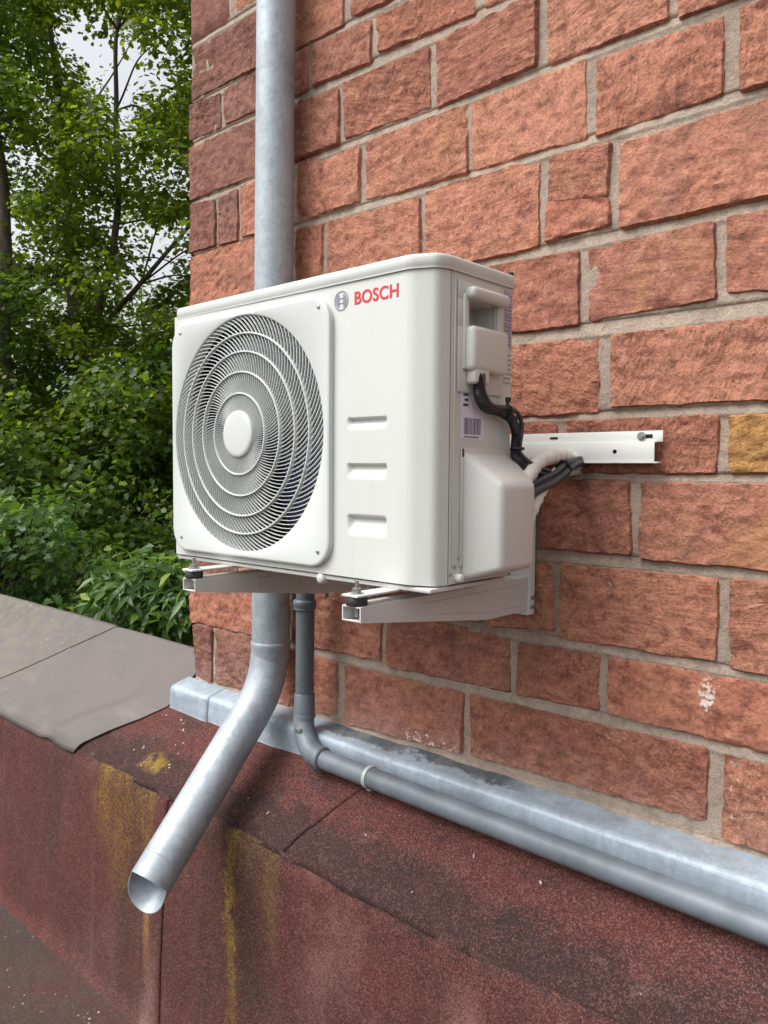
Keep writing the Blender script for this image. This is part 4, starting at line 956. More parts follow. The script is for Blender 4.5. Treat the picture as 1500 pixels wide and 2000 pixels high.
# ------------------------------------------------------------------ cables and insulated pipes
cab = thing('power_cable', 'black corrugated power cable looping down the side of the outdoor unit', 'cable', (0.018, -0.29, 0.31))
cpts = smooth_path([(0.014, -0.362, 0.372), (0.018, -0.361, 0.352), (0.018, -0.357, 0.329), (0.018, -0.335, 0.311), (0.018, -0.292, 0.307), (0.019, -0.256, 0.295), (0.020, -0.240, 0.270), (0.020, -0.242, 0.242), (0.022, -0.240, 0.222), (0.030, -0.212, 0.200), (0.034, -0.16, 0.190)], 10)
m = MB()
dense = []
for i in range(len(cpts)-1):
    for k in range(2): dense.append(cpts[i].lerp(cpts[i+1], k/2))
m.tube(dense, [0.0098 if i % 2 else 0.0088 for i in range(len(dense))], 14); m.build('corrugated_conduit', M_CABLE, cab, 60)
p2 = [p+Vector((0.006, 0.009-0.004*math.sin(i*0.11), 0.008+0.003*math.sin(i*0.17))) for i, p in enumerate(cpts[6:])]
m = MB(); m.tube(p2, 0.0042, 10); m.build('signal_wire', M_GREYCABLE, cab, 60)
for i, big in ((44, 1), (72, 0)):
    c = cpts[i]; t = (cpts[i+1]-cpts[i-1]).normalized()
    m = MB(); m.tube([c-t*0.002+Vector((.002, .003, .003)), c+t*0.002+Vector((.002, .003, .003))], 0.0142, 16)
    if big: m.tube([c+Vector((0.004, 0.002, 0.012)), c+Vector((0.004, 0.004, 0.026))], 0.0035, 8); m.tube([c+Vector((0.004, 0.004, 0.022)), c+Vector((0.004, 0.004, 0.030))], 0.0055, 10)
    m.build('cable_tie', M_CABLE, cab, 50)
def bumpy(pts, r, amp, seed):
    P = smooth_path(pts, 12); return P, [r*(1+amp*noise.noise((i*0.31, seed, 0))+0.07*(1 if i % 5 < 2 else -1)) for i in range(len(P))]
P, rr = bumpy([(0.020, -0.262, 0.150), (0.036, -0.228, 0.186), (0.030, -0.185, 0.212), (0.027, -0.135, 0.226), (0.028, -0.085, 0.230), (0.024, -0.035, 0.221), (0.021, 0.02, 0.214)], 0.0150, 0.16, 1.0)
m = MB(); m.tube(P, rr, 20); tag(m.build('insulated_pipe', M_INSUL, None, 60), 'white foam insulated refrigerant pipe arching over the black cables into the wall', 'pipe')
P, rr = bumpy([(0.044, -0.235, 0.105), (0.047, -0.205, 0.150), (0.040, -0.165, 0.175), (0.026, -0.09, 0.197), (0.020, -0.03, 0.203), (0.020, 0.02, 0.203)], 0.0125, 0.12, 4.0)
m = MB(); m.tube(P, rr, 20); tag(m.build('insulated_pipe', M_INSUL, None, 60), 'white foam insulated pipe below the black cables behind the valve cover', 'pipe')
cb_ = thing('cable_bundle', 'bundle of black and grey cables bending beside the white insulated pipe into the wall', 'cables', (0.04, -0.1, 0.2))
for k, (dx, dy, dz, mt, r) in enumerate(((0, 0, 0, M_CABLE, 0.0068), (0.009, -0.006, -0.008, M_GREYCABLE, 0.0075), (0.004, 0.006, 0.010, M_GREYCABLE, 0.0052))):
    pts = [(0.030+dx, -0.245+dy, 0.150+dz), (0.046+dx, -0.205+dy, 0.172+dz), (0.047+dx, -0.16+dy, 0.184+dz), (0.044+dx, -0.115+dy, 0.200+dz), (0.042+dx, -0.075+dy, 0.214+dz*0.7), (0.041+dx*0.6, -0.035+dy, 0.220+dz*0.5), (0.036+dx*0.4, 0.015, 0.214+dz*0.4)]
    m = MB(); m.tube(smooth_path(pts, 8), r, 14); m.build('cable', mt, cb_, 60)
m = MB(); m.tube([(0.043, -0.104, 0.204), (0.043, -0.100, 0.2055)], 0.0175, 18); m.build('cable_tie', M_CABLE, cb_, 50)
# ------------------------------------------------------------------ trees and shrubs beyond the parapet
CL = {'A':[[-662,280,147],[-611,367,154],[-504,195,47],[-559,210,481],[-500,188,394],[-496,259,385],[-475,279,63],[-563,339,258],[-480,277,53],[-581,161,396],[-720,209,292],[-466,
200,71],[-586,293,346],[-589,357,463],[-495,276,29],[-727,224,273],[-655,367,587],[-628,371,398],[-505,206,2],[-538,171,76],[-596,277,25],[-562,277,468],[-709,244,-5],[-525,
315,290],[-535,240,260],[-537,329,20],[-538,175,308],[-719,220,120],[-602,167,146],[-670,237,127],[-619,324,203],[-633,339,383],[-642,360,188],[-536,316,259],[-626,259,123],
[-517,228,465],[-674,207,211],[-633,198,374],[-507,294,94],[-541,319,15],[-534,131,48],[-539,319,45],[-767,266,416],[-478,265,107],[-592,212,273],[-445,227,207],[-520,290,
317],[-638,344,551],[-485,221,43],[-632,217,239],[-695,205,463],[-587,303,114],[-429,248,138],[-454,253,137],[-531,202,280],[-524,204,449],[-558,156,427],[-692,280,150],[-496,
221,229],[-512,271,262],[-623,322,555],[-586,360,194],[-576,154,290],[-640,205,77],[-661,270,242],[-548,155,412],[-654,223,58],[-551,162,250],[-563,154,56],[-564,331,174],
[-538,164,26],[-608,179,11],[-502,219,135],[-704,315,347],[-671,219,517],[-493,296,245],[-536,323,440],[-551,155,218],[-689,198,482],[-607,356,236],[-602,204,219],[-575,146,
404],[-530,230,461],[-643,245,55],[-486,234,292],[-564,300,25],[-698,208,541],[-470,226,128],[-625,209,295],[-568,271,32],[-447,253,190],[-469,222,267],[-551,337,530],[-585,
363,91],[-610,351,467],[-751,224,184],[-569,225,101],[-607,202,152],[-654,260,134],[-647,308,535],[-668,298,21],[-632,284,89],[-646,375,466],[-508,171,274],[-556,309,47],[-584,
213,145],[-596,312,66],[-656,211,308],[-501,273,347],[-527,195,16],[-638,349,212],[-571,188,434],[-671,287,516],[-635,304,104],[-671,317,41],[-701,219,303],[-565,265,475],
[-721,265,17],[-756,235,154],[-659,203,378],[-596,266,113],[-617,225,494],[-515,294,464],[-629,331,576],[-609,176,484],[-645,218,330],[-566,319,196],[-491,218,52],[-513,313,
409],[-528,218,420],[-620,208,476],[-474,250,56],[-636,313,362],[-509,217,427],[-476,253,390],[-517,160,59],[-669,276,503],[-452,252,411],[-726,258,207],[-616,334,507],[-678,
223,209],[-500,276,424],[-595,220,174],[-517,244,81],[-576,323,408],[-490,223,311],[-611,252,83],[-517,274,470],[-463,242,232],[-718,270,35],[-528,179,396],[-523,301,280],
[-537,303,227],[-697,344,554],[-682,299,302],[-509,284,364],[-539,292,452],[-640,278,136],[-519,263,164],[-710,267,582],[-599,274,80],[-530,159,269],[-599,329,44],[-530,285,
149],[-517,213,111],[-584,206,80],[-649,352,406],[-616,207,101],[-727,210,79],[-667,252,511],[-554,139,25],[-714,218,445],[-532,200,196],[-529,154,122],[-664,307,288],[-624,
337,223],[-579,366,501],[-685,222,411],[-539,258,352],[-710,307,507],[-462,271,104],[-559,177,456],[-598,379,154],[-515,285,228],[-597,363,301],[-504,258,104],[-575,269,346],
[-649,251,219],[-568,175,212],[-519,289,470],[-584,282,21],[-670,288,541],[-568,257,123],[-548,320,303],[-569,355,385],[-740,251,47],[-667,240,282],[-732,302,580],[-557,137,
229],[-486,275,318],[-646,210,124],[-644,365,414],[-644,302,151],[-484,288,224],[-749,270,418],[-546,186,301],[-587,253,496],[-494,246,198],[-593,312,34],[-444,232,147],[-654,
274,297],[-551,318,206],[-497,233,139],[-480,258,146],[-587,309,394],[-693,197,8],[-625,220,305],[-669,201,128],[-610,317,143],[-725,237,500],[-491,199,281],[-732,219,372],
[-676,314,551],[-487,238,425],[-443,218,76],[-613,350,230],[-576,266,324],[-553,160,50],[-765,241,95],[-579,258,426],[-629,376,467],[-670,218,343],[-660,269,-4],[-741,267,
303],[-596,379,-3],[-545,218,446],[-546,199,103],[-674,297,75],[-634,245,445],[-565,224,61],[-658,249,244],[-572,190,269],[-502,213,395],[-542,333,40],[-591,240,37],[-625,
218,318],[-608,313,486],[-569,336,516],[-656,244,15],[-639,325,359],[-518,268,379],[-558,166,61],[-680,249,141],[-467,278,366],[-604,229,82],[-613,305,-1],[-667,254,540],[-518,
316,198],[-663,225,202],[-609,280,354],[-615,385,567],[-638,206,459],[-542,283,426],[-459,256,323],[-610,262,31],[-741,273,232],[-595,177,207],[-640,294,380],[-564,181,226],
[-572,302,263],[-453,244,441],[-737,227,439],[-534,193,37],[-638,245,15],[-454,213,76],[-548,302,34],[-444,251,275],[-559,144,291],[-577,284,495],[-521,234,248],[-589,156,
186],[-540,266,343],[-539,262,56],[-572,245,98],[-541,199,85],[-496,230,280],[-457,259,399],[-483,204,357],[-601,188,145],[-590,225,271],[-680,337,576],[-653,301,143],[-704,
261,59],[-699,259,206],[-468,261,463],[-530,283,225],[-589,278,180],[-591,152,57],[-575,284,12],[-599,373,313],[-673,321,179],[-583,337,332],[-598,367,388],[-448,259,414],
[-570,309,147],[-549,207,441],[-637,229,105],[-661,373,556],[-539,251,440],[-689,316,68],[-567,269,71],[-567,316,331],[-569,234,491],[-637,186,454],[-633,337,434],[-663,188,
236],[-610,274,14],[-528,275,5],[-633,265,5],[-574,169,20],[-598,299,111],[-516,166,174],[-444,250,3],[-486,247,116],[-623,306,487],[-674,231,364],[-575,356,567],[-712,222,
280],[-607,298,195],[-539,312,322],[-516,271,283],[-601,153,44],[-503,262,74],[-708,205,158],[-726,216,111],[-627,305,175]],'B':[[-849,171,321],[-732,199,43],[-605,115,95],
[-731,175,29],[-755,151,383],[-690,107,161],[-659,177,94],[-591,83,11],[-660,105,457],[-785,169,142],[-750,156,362],[-618,131,438],[-595,85,38],[-646,127,76],[-762,211,125],
[-700,189,26],[-670,166,171],[-631,122,327],[-697,167,509],[-554,112,44],[-673,129,84],[-621,92,179],[-721,157,217],[-743,155,237],[-804,187,218],[-635,160,12],[-670,166,7],
[-674,106,230],[-810,236,519],[-665,177,206],[-853,168,164],[-662,134,285],[-733,171,157],[-610,100,154],[-854,184,515],[-719,186,367],[-679,148,431],[-603,142,345],[-677,
184,405],[-626,95,356],[-832,190,556],[-669,170,490],[-706,132,385],[-567,141,433],[-712,180,531],[-752,221,321],[-650,156,444],[-795,166,129],[-676,173,477],[-668,121,410],
[-697,128,443],[-620,140,349],[-626,148,318],[-766,187,513],[-758,134,265],[-654,144,306],[-705,122,352],[-692,133,464],[-607,152,34],[-775,216,223],[-756,143,480],[-768,200,
175],[-682,183,479],[-858,185,477],[-813,166,564],[-847,162,98],[-826,201,291],[-787,238,504],[-784,163,313],[-710,154,344],[-636,121,14],[-704,182,91],[-657,162,62],[-737,
135,138],[-562,126,316],[-706,165,458],[-683,136,377],[-696,124,144],[-605,106,214],[-611,150,125],[-766,176,450],[-598,114,140],[-678,100,26],[-771,190,9],[-729,205,554],
[-700,140,282],[-796,147,113],[-853,164,64],[-663,155,473],[-612,107,293],[-640,167,138],[-791,186,22],[-637,139,330],[-679,128,200],[-584,107,321],[-857,165,270],[-687,153,
299],[-710,174,181],[-688,130,137],[-761,220,430],[-558,128,157],[-765,224,566],[-668,112,247],[-595,118,336],[-738,172,542],[-736,192,445],[-589,119,36],[-583,92,32],[-873,
174,453],[-727,144,306],[-705,174,-3],[-689,173,364],[-680,157,75],[-791,177,25],[-768,158,401],[-753,184,146],[-842,200,586],[-800,192,64],[-667,158,138],[-752,179,360],[-783,
192,51],[-705,131,511],[-711,174,420],[-665,145,379],[-703,156,169],[-781,216,82],[-695,126,469],[-623,118,122],[-605,118,179],[-683,183,350],[-696,174,198],[-797,222,453],
[-810,205,132],[-692,135,163],[-650,156,103],[-828,189,70],[-684,118,359],[-684,138,498],[-779,144,22],[-797,177,461],[-623,118,85],[-778,149,458],[-770,181,195],[-797,149,
397],[-658,171,405],[-724,125,190],[-828,192,519],[-812,169,348],[-843,206,562],[-636,133,340],[-806,183,122],[-612,153,52],[-654,123,52],[-806,196,251],[-609,89,295],[-597,
98,169],[-633,128,377],[-702,138,259],[-743,150,228],[-706,117,307],[-836,173,56],[-670,151,160],[-676,165,205],[-836,213,589],[-632,98,267],[-820,218,454],[-718,158,31],[-649,
129,-1],[-620,135,389],[-606,139,408],[-746,157,335],[-606,127,389],[-777,205,75],[-609,126,412],[-654,104,212],[-704,167,336],[-789,161,90],[-820,181,524],[-670,112,87],[-793,
225,300],[-727,198,520],[-593,125,78],[-737,217,462],[-584,119,170]],'back':[[-980,581,-261],[-1097,150,-112],[-1360,217,-266],[-1342,250,-146],[-1089,225,-120],[-962,454,
-108],[-1222,338,-228],[-792,526,-258],[-976,371,135],[-1133,162,-92],[-1136,190,211],[-815,494,-24],[-1151,448,-256],[-976,255,81],[-1094,500,-193],[-767,440,1],[-1093,140,
-222],[-1404,214,-324],[-1189,158,-276],[-762,610,-169],[-1121,376,-252],[-842,410,219],[-938,212,-108],[-1150,257,23],[-953,316,250],[-1027,482,79],[-969,316,7],[-798,443,
-57],[-835,441,193],[-837,333,-127],[-871,668,93],[-867,733,-104],[-802,554,-162],[-1272,332,-260],[-956,622,-315],[-787,390,-90],[-1378,223,-152],[-866,608,-188],[-953,434,
121],[-916,406,-208],[-893,539,-131],[-943,478,70],[-1000,234,194],[-1314,227,-16],[-1274,231,-62],[-1340,177,-180],[-910,667,11],[-756,456,-60],[-970,521,-149],[-1099,242,
22],[-984,500,193],[-789,473,-64],[-884,549,-66],[-1054,262,168],[-875,450,99],[-798,621,166],[-899,283,-204],[-669,478,207],[-934,421,229],[-1131,329,260],[-986,292,170],
[-826,587,-6],[-694,425,-121],[-844,541,222],[-747,503,43],[-909,569,8],[-1278,326,262],[-1198,391,-79],[-742,513,-15],[-889,250,-55],[-935,357,-87],[-1100,367,102],[-1007,
569,-305],[-1114,128,94],[-1311,213,-214],[-840,507,-277],[-745,483,150],[-1174,452,306],[-833,304,-239],[-1092,378,15],[-1183,395,69],[-1146,264,-175],[-848,311,216],[-1214,
391,-91],[-1281,254,-12],[-1053,451,60],[-841,321,47],[-1233,183,101],[-1103,229,5],[-880,692,302],[-812,675,110],[-1181,318,-12],[-831,503,-184],[-1256,277,-236],[-1097,123,
-245],[-798,394,-89],[-924,710,304],[-1325,191,-257],[-1003,292,26],[-936,280,-108],[-1220,170,251],[-1111,495,-152],[-800,571,-221],[-944,501,-13],[-973,404,177],[-1014,379,
-1],[-973,244,-55],[-797,449,-261],[-799,476,-176],[-981,183,101],[-924,690,156],[-636,500,-62],[-695,550,-25],[-819,623,274],[-1347,210,-278],[-759,514,-46],[-895,426,249],
[-1032,178,166],[-738,428,-52],[-769,487,159],[-1290,270,-63],[-1153,169,-49],[-998,208,-87],[-1074,115,47],[-1237,339,230],[-1135,360,-244],[-677,537,-166],[-859,622,-125],
[-918,609,274],[-1070,122,-51],[-1021,435,280],[-812,530,216],[-891,388,186],[-1275,287,167],[-1014,219,197],[-886,450,-94],[-1445,203,210],[-1289,186,-67],[-1323,289,-222],
[-1022,351,179],[-1085,402,-285],[-1099,270,-128],[-984,261,17],[-868,724,209],[-712,586,180],[-1006,358,-149],[-1260,164,36],[-826,617,141],[-857,565,123],[-946,539,-86],
[-886,617,167],[-792,440,-134],[-998,563,-311],[-1253,348,127],[-783,400,-249],[-824,322,100],[-1114,493,96],[-714,500,-97],[-1049,211,-196],[-950,196,-77],[-1286,186,-125],
[-1147,461,243],[-1314,292,43],[-1089,400,-258],[-1148,133,127],[-750,442,-48],[-1030,261,183],[-837,477,78],[-1048,528,-161],[-722,576,-49]],'upper':[[-885,372,653],[-1134,
357,300],[-1022,378,193],[-896,321,194],[-812,501,632],[-1137,182,638],[-974,244,383],[-1068,305,480],[-882,396,678],[-761,437,176],[-1296,241,285],[-1027,343,209],[-698,485,
716],[-731,466,482],[-789,464,772],[-984,399,444],[-1119,299,617],[-1199,306,345],[-869,416,687],[-1004,338,796],[-1166,396,838],[-776,451,194],[-823,420,344],[-1042,267,630],
[-1256,319,879],[-1128,358,276],[-1059,224,663],[-1243,190,701],[-891,480,722],[-1238,238,781],[-1046,384,389],[-791,500,587],[-842,372,182],[-1119,321,787],[-946,358,503],
[-1030,209,477],[-944,377,498],[-978,272,292],[-913,368,198],[-1001,346,387],[-772,454,241],[-959,380,518],[-864,418,671],[-1039,260,523],[-1083,301,221],[-1102,330,789],[-1266,
214,464],[-900,389,384],[-1101,369,700],[-858,488,482],[-931,239,179],[-835,514,208],[-984,557,774],[-1253,204,640],[-1087,241,789],[-1215,285,480],[-926,359,647],[-911,493,
688],[-1205,295,416],[-877,620,613],[-1080,216,546],[-997,332,768],[-872,572,636],[-784,388,336],[-756,397,191],[-850,646,609],[-842,417,597],[-1314,220,696],[-872,493,745],
[-1008,478,769],[-800,629,431],[-1066,370,695],[-718,481,328],[-763,617,255],[-1005,234,654],[-941,577,526],[-1064,230,565],[-847,562,352],[-1083,375,791],[-834,570,767]],
'mid':[[-682,95,39],[-477,234,58],[-605,119,-32],[-525,235,88],[-512,113,18],[-469,179,38],[-441,136,-37],[-665,191,23],[-539,121,-62],[-477,232,102],[-802,132,-34],[-535,
289,125],[-657,286,66],[-589,338,13],[-571,217,-9],[-452,155,-51],[-751,103,21],[-614,143,-24],[-502,90,-76],[-469,145,-68],[-704,84,-11],[-568,225,2],[-515,159,3],[-438,147,
-56],[-523,127,-90],[-459,143,72],[-453,242,31],[-543,52,31],[-602,169,-81],[-663,92,11],[-496,250,59],[-706,211,87],[-748,148,-86],[-597,122,77],[-792,110,64],[-401,211,52],
[-436,244,14],[-652,209,-38],[-623,172,-82],[-788,126,42],[-420,194,-42],[-640,59,88],[-438,247,79],[-651,103,-78],[-657,203,83],[-429,204,-67],[-505,271,102],[-587,246,-43],
[-635,166,116],[-620,268,10],[-464,146,4],[-602,140,-92],[-492,174,51],[-645,210,-24],[-585,129,-94],[-702,119,125],[-541,90,70],[-606,99,-14],[-616,254,49],[-554,204,-47],
[-735,100,72],[-720,84,-72],[-395,180,-8],[-682,230,-79],[-740,214,106],[-523,292,-59],[-512,276,32],[-526,110,-57],[-613,275,-66],[-755,146,71],[-643,136,-29],[-627,123,66],
[-688,169,1],[-504,91,36],[-526,215,-50],[-575,296,11],[-512,86,7],[-374,190,-63],[-468,240,60],[-792,99,-45],[-563,61,-41],[-455,160,-29],[-655,228,-98],[-533,208,-65],[-506,
164,-47],[-581,289,71],[-483,278,98],[-565,185,-40],[-819,137,23],[-617,186,-45],[-481,172,86],[-499,112,19],[-556,42,-27],[-667,133,15],[-516,216,-73],[-709,191,65],[-627,
109,83],[-570,352,-24],[-784,161,-5],[-523,265,7],[-566,274,29],[-383,206,-59],[-645,285,69],[-537,273,84],[-452,186,-49],[-725,75,-99],[-539,275,73],[-643,148,-51],[-656,
224,-4],[-564,100,-18],[-760,135,3],[-461,126,-1],[-516,88,-51],[-550,289,-101],[-606,131,48],[-793,113,56],[-784,116,82],[-653,197,33],[-581,194,-38],[-659,259,-11],[-477,
136,-35],[-697,173,24],[-531,173,-28],[-607,241,-63],[-754,88,-44],[-737,110,-20],[-524,296,100],[-732,91,22],[-522,183,94],[-584,115,-7],[-609,51,76],[-502,277,22],[-648,
75,42],[-815,127,-36],[-747,143,82],[-477,234,-50],[-646,215,-35],[-713,237,60],[-609,302,-78],[-554,240,-26],[-797,112,-19],[-579,61,28],[-790,155,-31],[-773,119,140],[-533,
192,-67],[-530,254,7],[-634,80,105],[-533,317,112],[-553,104,-31],[-700,89,-33]],'sh1':[[-282,74,-37],[-274,126,-57],[-285,59,-43],[-255,126,-48],[-351,96,-66],[-296,87,-34],
[-255,83,-47],[-307,128,-64],[-276,141,-72],[-284,119,-40],[-279,118,-80],[-296,128,-85],[-338,96,-97],[-291,56,-46],[-288,97,-42],[-290,80,-64],[-351,90,-39],[-271,71,-63],
[-333,76,-67],[-287,144,-54],[-265,131,-56],[-343,83,-77],[-259,110,-65],[-327,80,-60],[-352,83,-58],[-259,86,-78],[-302,105,-50],[-288,150,-77],[-297,131,-50],[-308,128,-78],
[-344,88,-84],[-328,66,-67],[-269,76,-47],[-309,112,-88],[-315,61,-65],[-258,116,-77],[-305,81,-36],[-316,77,-78],[-268,82,-36],[-287,63,-39],[-306,87,-65],[-268,73,-56],[-266,
71,-63],[-312,130,-94]],'sh2':[[-358,55,-28],[-450,22,-10],[-432,47,-9],[-374,52,-54],[-391,20,-7],[-342,48,-67],[-354,45,-4],[-447,44,-21],[-398,57,-70],[-426,57,-86],[-343,
25,-75],[-435,44,-50],[-432,19,-42],[-394,42,-68],[-414,81,-22],[-441,58,-75],[-375,51,-73],[-422,21,-40],[-447,57,-68],[-406,5,-13],[-363,12,-28],[-431,23,-22],[-364,7,-64],
[-423,62,-37],[-388,10,-74],[-445,24,-82],[-431,71,-46],[-409,73,-77],[-413,77,-19],[-401,10,-55],[-373,18,-23],[-387,32,-73],[-398,10,-66],[-453,24,-10],[-384,66,-62],[-441,
69,-75],[-449,67,-20],[-435,65,-41],[-374,56,-35],[-447,25,-87],[-422,57,-24],[-373,59,-74],[-381,-1,-50],[-455,51,-44],[-396,54,-14],[-406,50,-25]],'side':[[-698,435,22],
[-470,493,-112],[-726,457,86],[-544,512,354],[-492,480,122],[-605,382,38],[-502,536,-63],[-679,471,616],[-560,520,539],[-650,496,245],[-533,414,50],[-583,553,237],[-685,616,
-142],[-689,417,41],[-572,508,425],[-730,582,333],[-514,358,217],[-610,448,405],[-623,409,364],[-646,521,253],[-559,496,230],[-558,456,85],[-584,653,-46],[-708,472,466],[-614,
636,285],[-724,644,734],[-608,645,351],[-688,474,99],[-512,379,-63],[-719,491,169],[-599,354,63],[-659,554,231],[-559,424,-13],[-452,477,297],[-669,496,-162],[-699,522,577],
[-543,503,491],[-654,660,137],[-598,523,488],[-502,465,-182],[-711,474,-68],[-797,536,272],[-505,386,156],[-533,584,327],[-600,430,-146],[-643,586,-48],[-642,532,-69],[-644,
481,226],[-564,477,69],[-456,448,-76],[-535,509,468],[-692,673,709],[-659,454,-81],[-543,449,-134],[-513,556,17],[-481,373,-30],[-711,501,361],[-443,462,68],[-591,611,-203],
[-526,366,-15],[-591,508,38],[-662,490,173],[-537,416,346],[-426,454,-123],[-745,514,191],[-531,453,-175],[-704,554,536],[-775,556,494],[-768,527,398],[-763,553,509],[-580,
610,358],[-613,543,-12],[-563,355,52],[-485,473,500],[-554,449,-47],[-686,532,538],[-510,355,304],[-549,374,424],[-643,439,-64],[-526,555,168],[-512,428,47],[-682,486,104],
[-691,578,301],[-725,485,570],[-670,664,415],[-688,504,441],[-498,412,512],[-539,331,282],[-569,545,100],[-777,568,578],[-606,481,378],[-588,495,-112],[-760,554,637],[-474,
462,45],[-583,607,238],[-766,481,225],[-523,515,-29],[-744,534,-102],[-622,671,222],[-585,340,-97],[-700,482,288],[-749,544,523],[-660,573,290],[-536,479,-122],[-725,488,604],
[-658,486,596],[-518,446,-116],[-661,497,-139],[-578,370,283],[-553,513,70]],'limbs':{'a':[[-617,211,-217],[-630,218,26],[-638,218,125]],'a1':[[-637,218,123],[-644,214,152],
[-648,213,191],[-664,218,257],[-672,217,346],[-703,223,450],[-711,224,561]],'a2':[[-637,218,123],[-621,222,151],[-617,227,177],[-601,231,225],[-602,237,310],[-598,233,390],
[-598,242,516]],'c':[[-634,237,154],[-577,236,180],[-543,242,203],[-508,248,226],[-469,259,257]],'b':[[-620,129,-199],[-628,138,25],[-633,143,141],[-645,151,229],[-657,149,
342],[-670,149,501]],'b1':[[-633,143,150],[-619,157,164],[-616,174,179],[-616,188,189]],'m1':[[-555,222,89],[-560,220,116],[-526,225,136],[-490,232,154]]}}
def leaf_template(kind):
    if kind == 'maple':
        o = [(0, 0), (0.22, -0.06), (0.50, 0.10), (0.30, 0.26), (0.52, 0.52), (0.24, 0.52), (0.0, 1.0), (-0.24, 0.52), (-0.52, 0.52), (-0.30, 0.26), (-0.50, 0.10), (-0.22, -0.06)]
        V = [(x, y, 0.10*abs(x)-0.10*y*y) for x, y in o]+[(0, 0.34, -0.05)]
        F = [(i, (i+1) % 12, 12) for i in range(12)]
    elif kind == 'maple5':
        o = [(0, 0), (0.42, 0.10), (0.24, 0.30), (0.42, 0.62), (0.0, 1.0), (-0.42, 0.62), (-0.24, 0.30), (-0.42, 0.10)]
        V = [(x, y, 0.12*abs(x)-0.10*y*y) for x, y in o]
        F = [(0, 1, 2), (0, 2, 6), (0, 6, 7), (2, 3, 4), (2, 4, 6), (4, 5, 6)]
    elif kind == 'oval':
        o = [(0, 0), (0.26, 0.25), (0.30, 0.5), (0.0, 1.0), (-0.30, 0.5), (-0.26, 0.25)]
        V = [(x, y, 0.18*abs(x)-0.12*y*y) for x, y in o]
        F = [(0, 1, 2), (0, 2, 3), (0, 3, 4), (0, 4, 5)]
    else:
        o = [(0, 0), (0.13, 0.25), (0.15, 0.5), (0.0, 1.0), (-0.15, 0.5), (-0.13, 0.25), (0, 0.5)]
        V = [(x, y, 0.30*abs(x)-0.22*y*y) for x, y in o]
        F = [(0, 1, 6), (1, 2, 6), (2, 3, 6), (3, 4, 6), (4, 5, 6), (5, 0, 6)]
    return np.array(V, float), np.array(F, int)
def leaf_cloud(name, centres, per, rad, size, kind, mat, parent, flat=0.6, droop=0.5, squash=0.7):
    T, F = leaf_template(kind)
    C = np.repeat(np.array(centres, float), per, axis=0); N = len(C)
    d = rng.normal(size=(N, 3)); d /= np.linalg.norm(d, axis=1)[:, None]
    rr = rad*(rng.random(N)**0.45)*np.repeat(rng.uniform(0.7, 1.25, len(centres)), per)
    P = C+d*rr[:, None]*np.array([1, 1, squash])
    nrm = rng.normal(size=(N, 3))*flat+np.array([0.05, -0.15, 1.0])+d*0.35; nrm /= np.linalg.norm(nrm, axis=1)[:, None]
    ax = d*0.6+rng.normal(size=(N, 3))*0.7-np.array([0, 0, droop]); ax -= nrm*(ax*nrm).sum(1)[:, None]; ax /= np.linalg.norm(ax, axis=1)[:, None]
    sx = np.cross(ax, nrm); s = size*rng.uniform(0.6, 1.25, N)
    V = P[:, None, :]+s[:, None, None]*(T[None, :, 0, None]*sx[:, None, :]+T[None, :, 1, None]*ax[:, None, :]+T[None, :, 2, None]*nrm[:, None, :])
    nv = len(T); FF = (F[None]+(np.arange(N)*nv)[:, None, None]).reshape(-1, 3)
    me = bpy.data.meshes.new(name); me.vertices.add(N*nv); me.vertices.foreach_set('co', V.reshape(-1))
    me.loops.add(FF.size); me.loops.foreach_set('vertex_index', FF.reshape(-1)); me.polygons.add(len(FF))
    me.polygons.foreach_set('loop_start', np.arange(0, FF.size, 3)); me.update(calc_edges=True); me.validate()
    me.materials.append(mat)
    o = bpy.data.objects.new(name, me); COL.objects.link(o); o.parent = parent; o.location = -wloc(parent); return o
def cm(L): return [(a/100, b/100, c/100) for a, b, c in L]
def limb(m, pts, r0, r1, wob=0.03):
    P = smooth_path([Vector(p) for p in pts], 6); k = len(P)
    P = [p+Vector((noise.noise((p.z*1.7, p.x, 1)), noise.noise((p.z*1.7, p.x, 9)), 0))*wob for p in P]
    m.tube(P, [r0+(r1-r0)*i/(k-1) for i in range(k)], 9)
def twigs(m, centres, spine, step, r=0.018):
    S = [Vector(p) for p in spine]
    for i in range(0, len(centres), step):
        c = Vector(centres[i]); s = min(S, key=lambda q: (q-c).length+max(0, (q.z-c.z))*1.5)
        mid = s.lerp(c, 0.5)+Vector((0, 0, 0.10)); limb(m, [s, mid, c], r, 0.004, 0.05)
L = {k: cm(v) for k, v in CL['limbs'].items()}
def to_ground(p): return (p[0]+0.1, p[1], -4.75)
# forked maple
tA = thing('maple_tree', 'forked broadleaf tree with airy yellow-green crown, its trunks splitting beyond the parapet', 'tree', to_ground(L['a'][0]))
m = MB(); limb(m, [to_ground(L['a'][0])]+L['a'], 0.14, 0.085); limb(m, L['a1'], 0.062, 0.015); limb(m, L['a2'], 0.055, 0.012); limb(m, L['c'], 0.026, 0.012)
twigs(m, cm(CL['A']), smooth_path(L['a1'], 4)+smooth_path(L['a2'], 4)+smooth_path(L['c'], 4)[:6], 7, 0.010); m.build('trunk', M_BARK, tA, 60)
leaf_cloud('crown', cm(CL['A']), 150, 0.27, 0.054, 'maple5', M_LEAF, tA, 0.55)
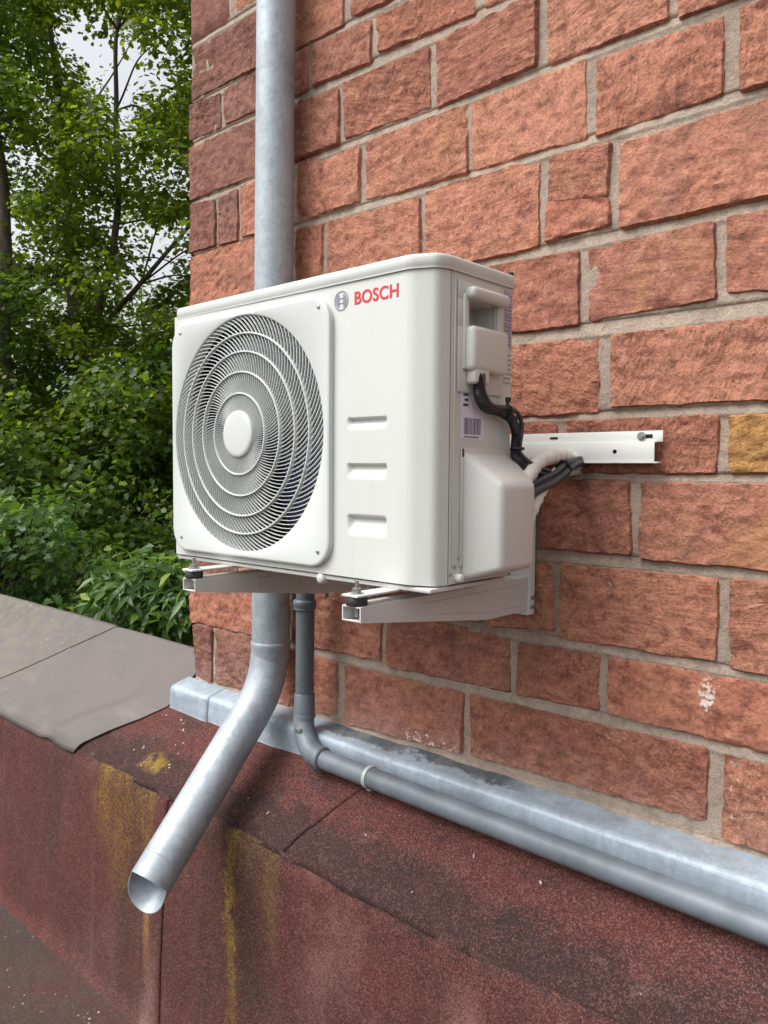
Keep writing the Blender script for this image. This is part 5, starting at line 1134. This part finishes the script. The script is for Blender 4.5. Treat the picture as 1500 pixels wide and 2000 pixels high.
# left neighbour
tB = thing('broadleaf_tree', 'dark broadleaf tree at the left edge, its brown trunk just in the picture', 'tree', to_ground(L['b'][0]))
m = MB(); limb(m, [to_ground(L['b'][0])]+L['b'], 0.12, 0.025); limb(m, L['b1'], 0.035, 0.014); twigs(m, cm(CL['B']), smooth_path(L['b'], 4), 7, 0.010); m.build('trunk', M_BARK, tB, 60)
leaf_cloud('crown', cm(CL['B']), 160, 0.28, 0.053, 'maple5', M_LEAF_B, tB, 0.6)
# understorey and far trees
mids = cm(CL['mid'])
g1 = [c for c in mids if c[1] > 1.55]; g2 = [c for c in mids if c[1] <= 1.55]
for cs, lab in ((g1, 'dense dark understorey tree below the fork of the maple'), (g2, 'dense dark understorey tree low at the left edge')):
    cx = sum(c[0] for c in cs)/len(cs); cy = sum(c[1] for c in cs)/len(cs)
    t = thing('understorey_tree', lab, 'tree', (cx, cy, -4.75), 'understorey trees'); m = MB(); sp = [(cx, cy, -4.75), (cx+.05, cy, -2.5), (cx-.1, cy+.1, -1.0), (cx, cy, 0.8)]
    limb(m, sp, 0.10, 0.02); twigs(m, cs, smooth_path(sp, 4), 5); m.build('trunk', M_BARK, t, 60)
    leaf_cloud('crown', cs, 210, 0.34, 0.056, 'maple5', M_LEAF_D, t, 0.7)
far = cm(CL['back'])+cm(CL['upper'])
far.sort(key=lambda c: c[0]*0.4+c[1])
k = len(far)//3
for i, lab in enumerate(('far tree glimpsed through the leaves at the left edge', 'far tree glimpsed through the gaps above the fork', 'far tree glimpsed beside the corner of the wall')):
    cs = far[i*k:(i+1)*k] if i < 2 else far[2*k:]
    cx = sum(c[0] for c in cs)/len(cs); cy = sum(c[1] for c in cs)/len(cs)
    t = thing('far_tree', lab, 'tree', (cx, cy, -4.75), 'far trees'); m = MB(); sp = [(cx, cy, -4.75), (cx+.1, cy, -2.0), (cx-.1, cy+.1, 1.0), (cx, cy, 4.5)]
    limb(m, sp, 0.16, 0.03); twigs(m, cs, smooth_path(sp, 4), 5); m.build('trunk', M_BARK, t, 60)
    leaf_cloud('crown', cs, 230, 0.60, 0.075, 'oval', M_LEAF_B, t, 0.7)
cs = cm(CL['side']); cx = sum(c[0] for c in cs)/len(cs); cy = sum(c[1] for c in cs)/len(cs)
t = thing('far_tree', 'tree standing behind the corner of the sandstone wall, mostly hidden by it', 'tree', (cx, cy, -4.75), 'far trees'); m = MB(); sp = [(cx, cy, -4.75), (cx+.1, cy, -2.0), (cx-.1, cy+.1, 1.0), (cx, cy, 4.0)]
limb(m, sp, 0.13, 0.03); twigs(m, cs, smooth_path(sp, 4), 5, 0.012); m.build('trunk', M_BARK, t, 60)
leaf_cloud('crown', cs, 170, 0.50, 0.065, 'maple5', M_LEAF_B, t, 0.7)
for key, lab, kd, sz in (('sh1', 'glossy green shrub with long leaves just behind the parapet, beside the wall corner', 'lance', 0.105), ('sh2', 'bushy green shrub behind the parapet at the left edge', 'maple', 0.050)):
    cs = cm(CL[key]); cx = sum(c[0] for c in cs)/len(cs); cy = sum(c[1] for c in cs)/len(cs); cz = min(c[2] for c in cs)
    t = thing('shrub', lab, 'shrub', (cx, cy, -4.75)); m = MB(); sp = [(cx, cy, -4.75), (cx, cy+.05, -2.5), (cx-.05, cy, cz-.2)]
    limb(m, sp, 0.05, 0.02); twigs(m, cs, smooth_path(sp, 4), 2, 0.012); m.build('stem', M_BARK, t, 60)
    leaf_cloud('foliage', cs, 160 if kd == 'maple' else 80, 0.20, sz, kd, M_LEAF_S, t, 0.6, 0.7)
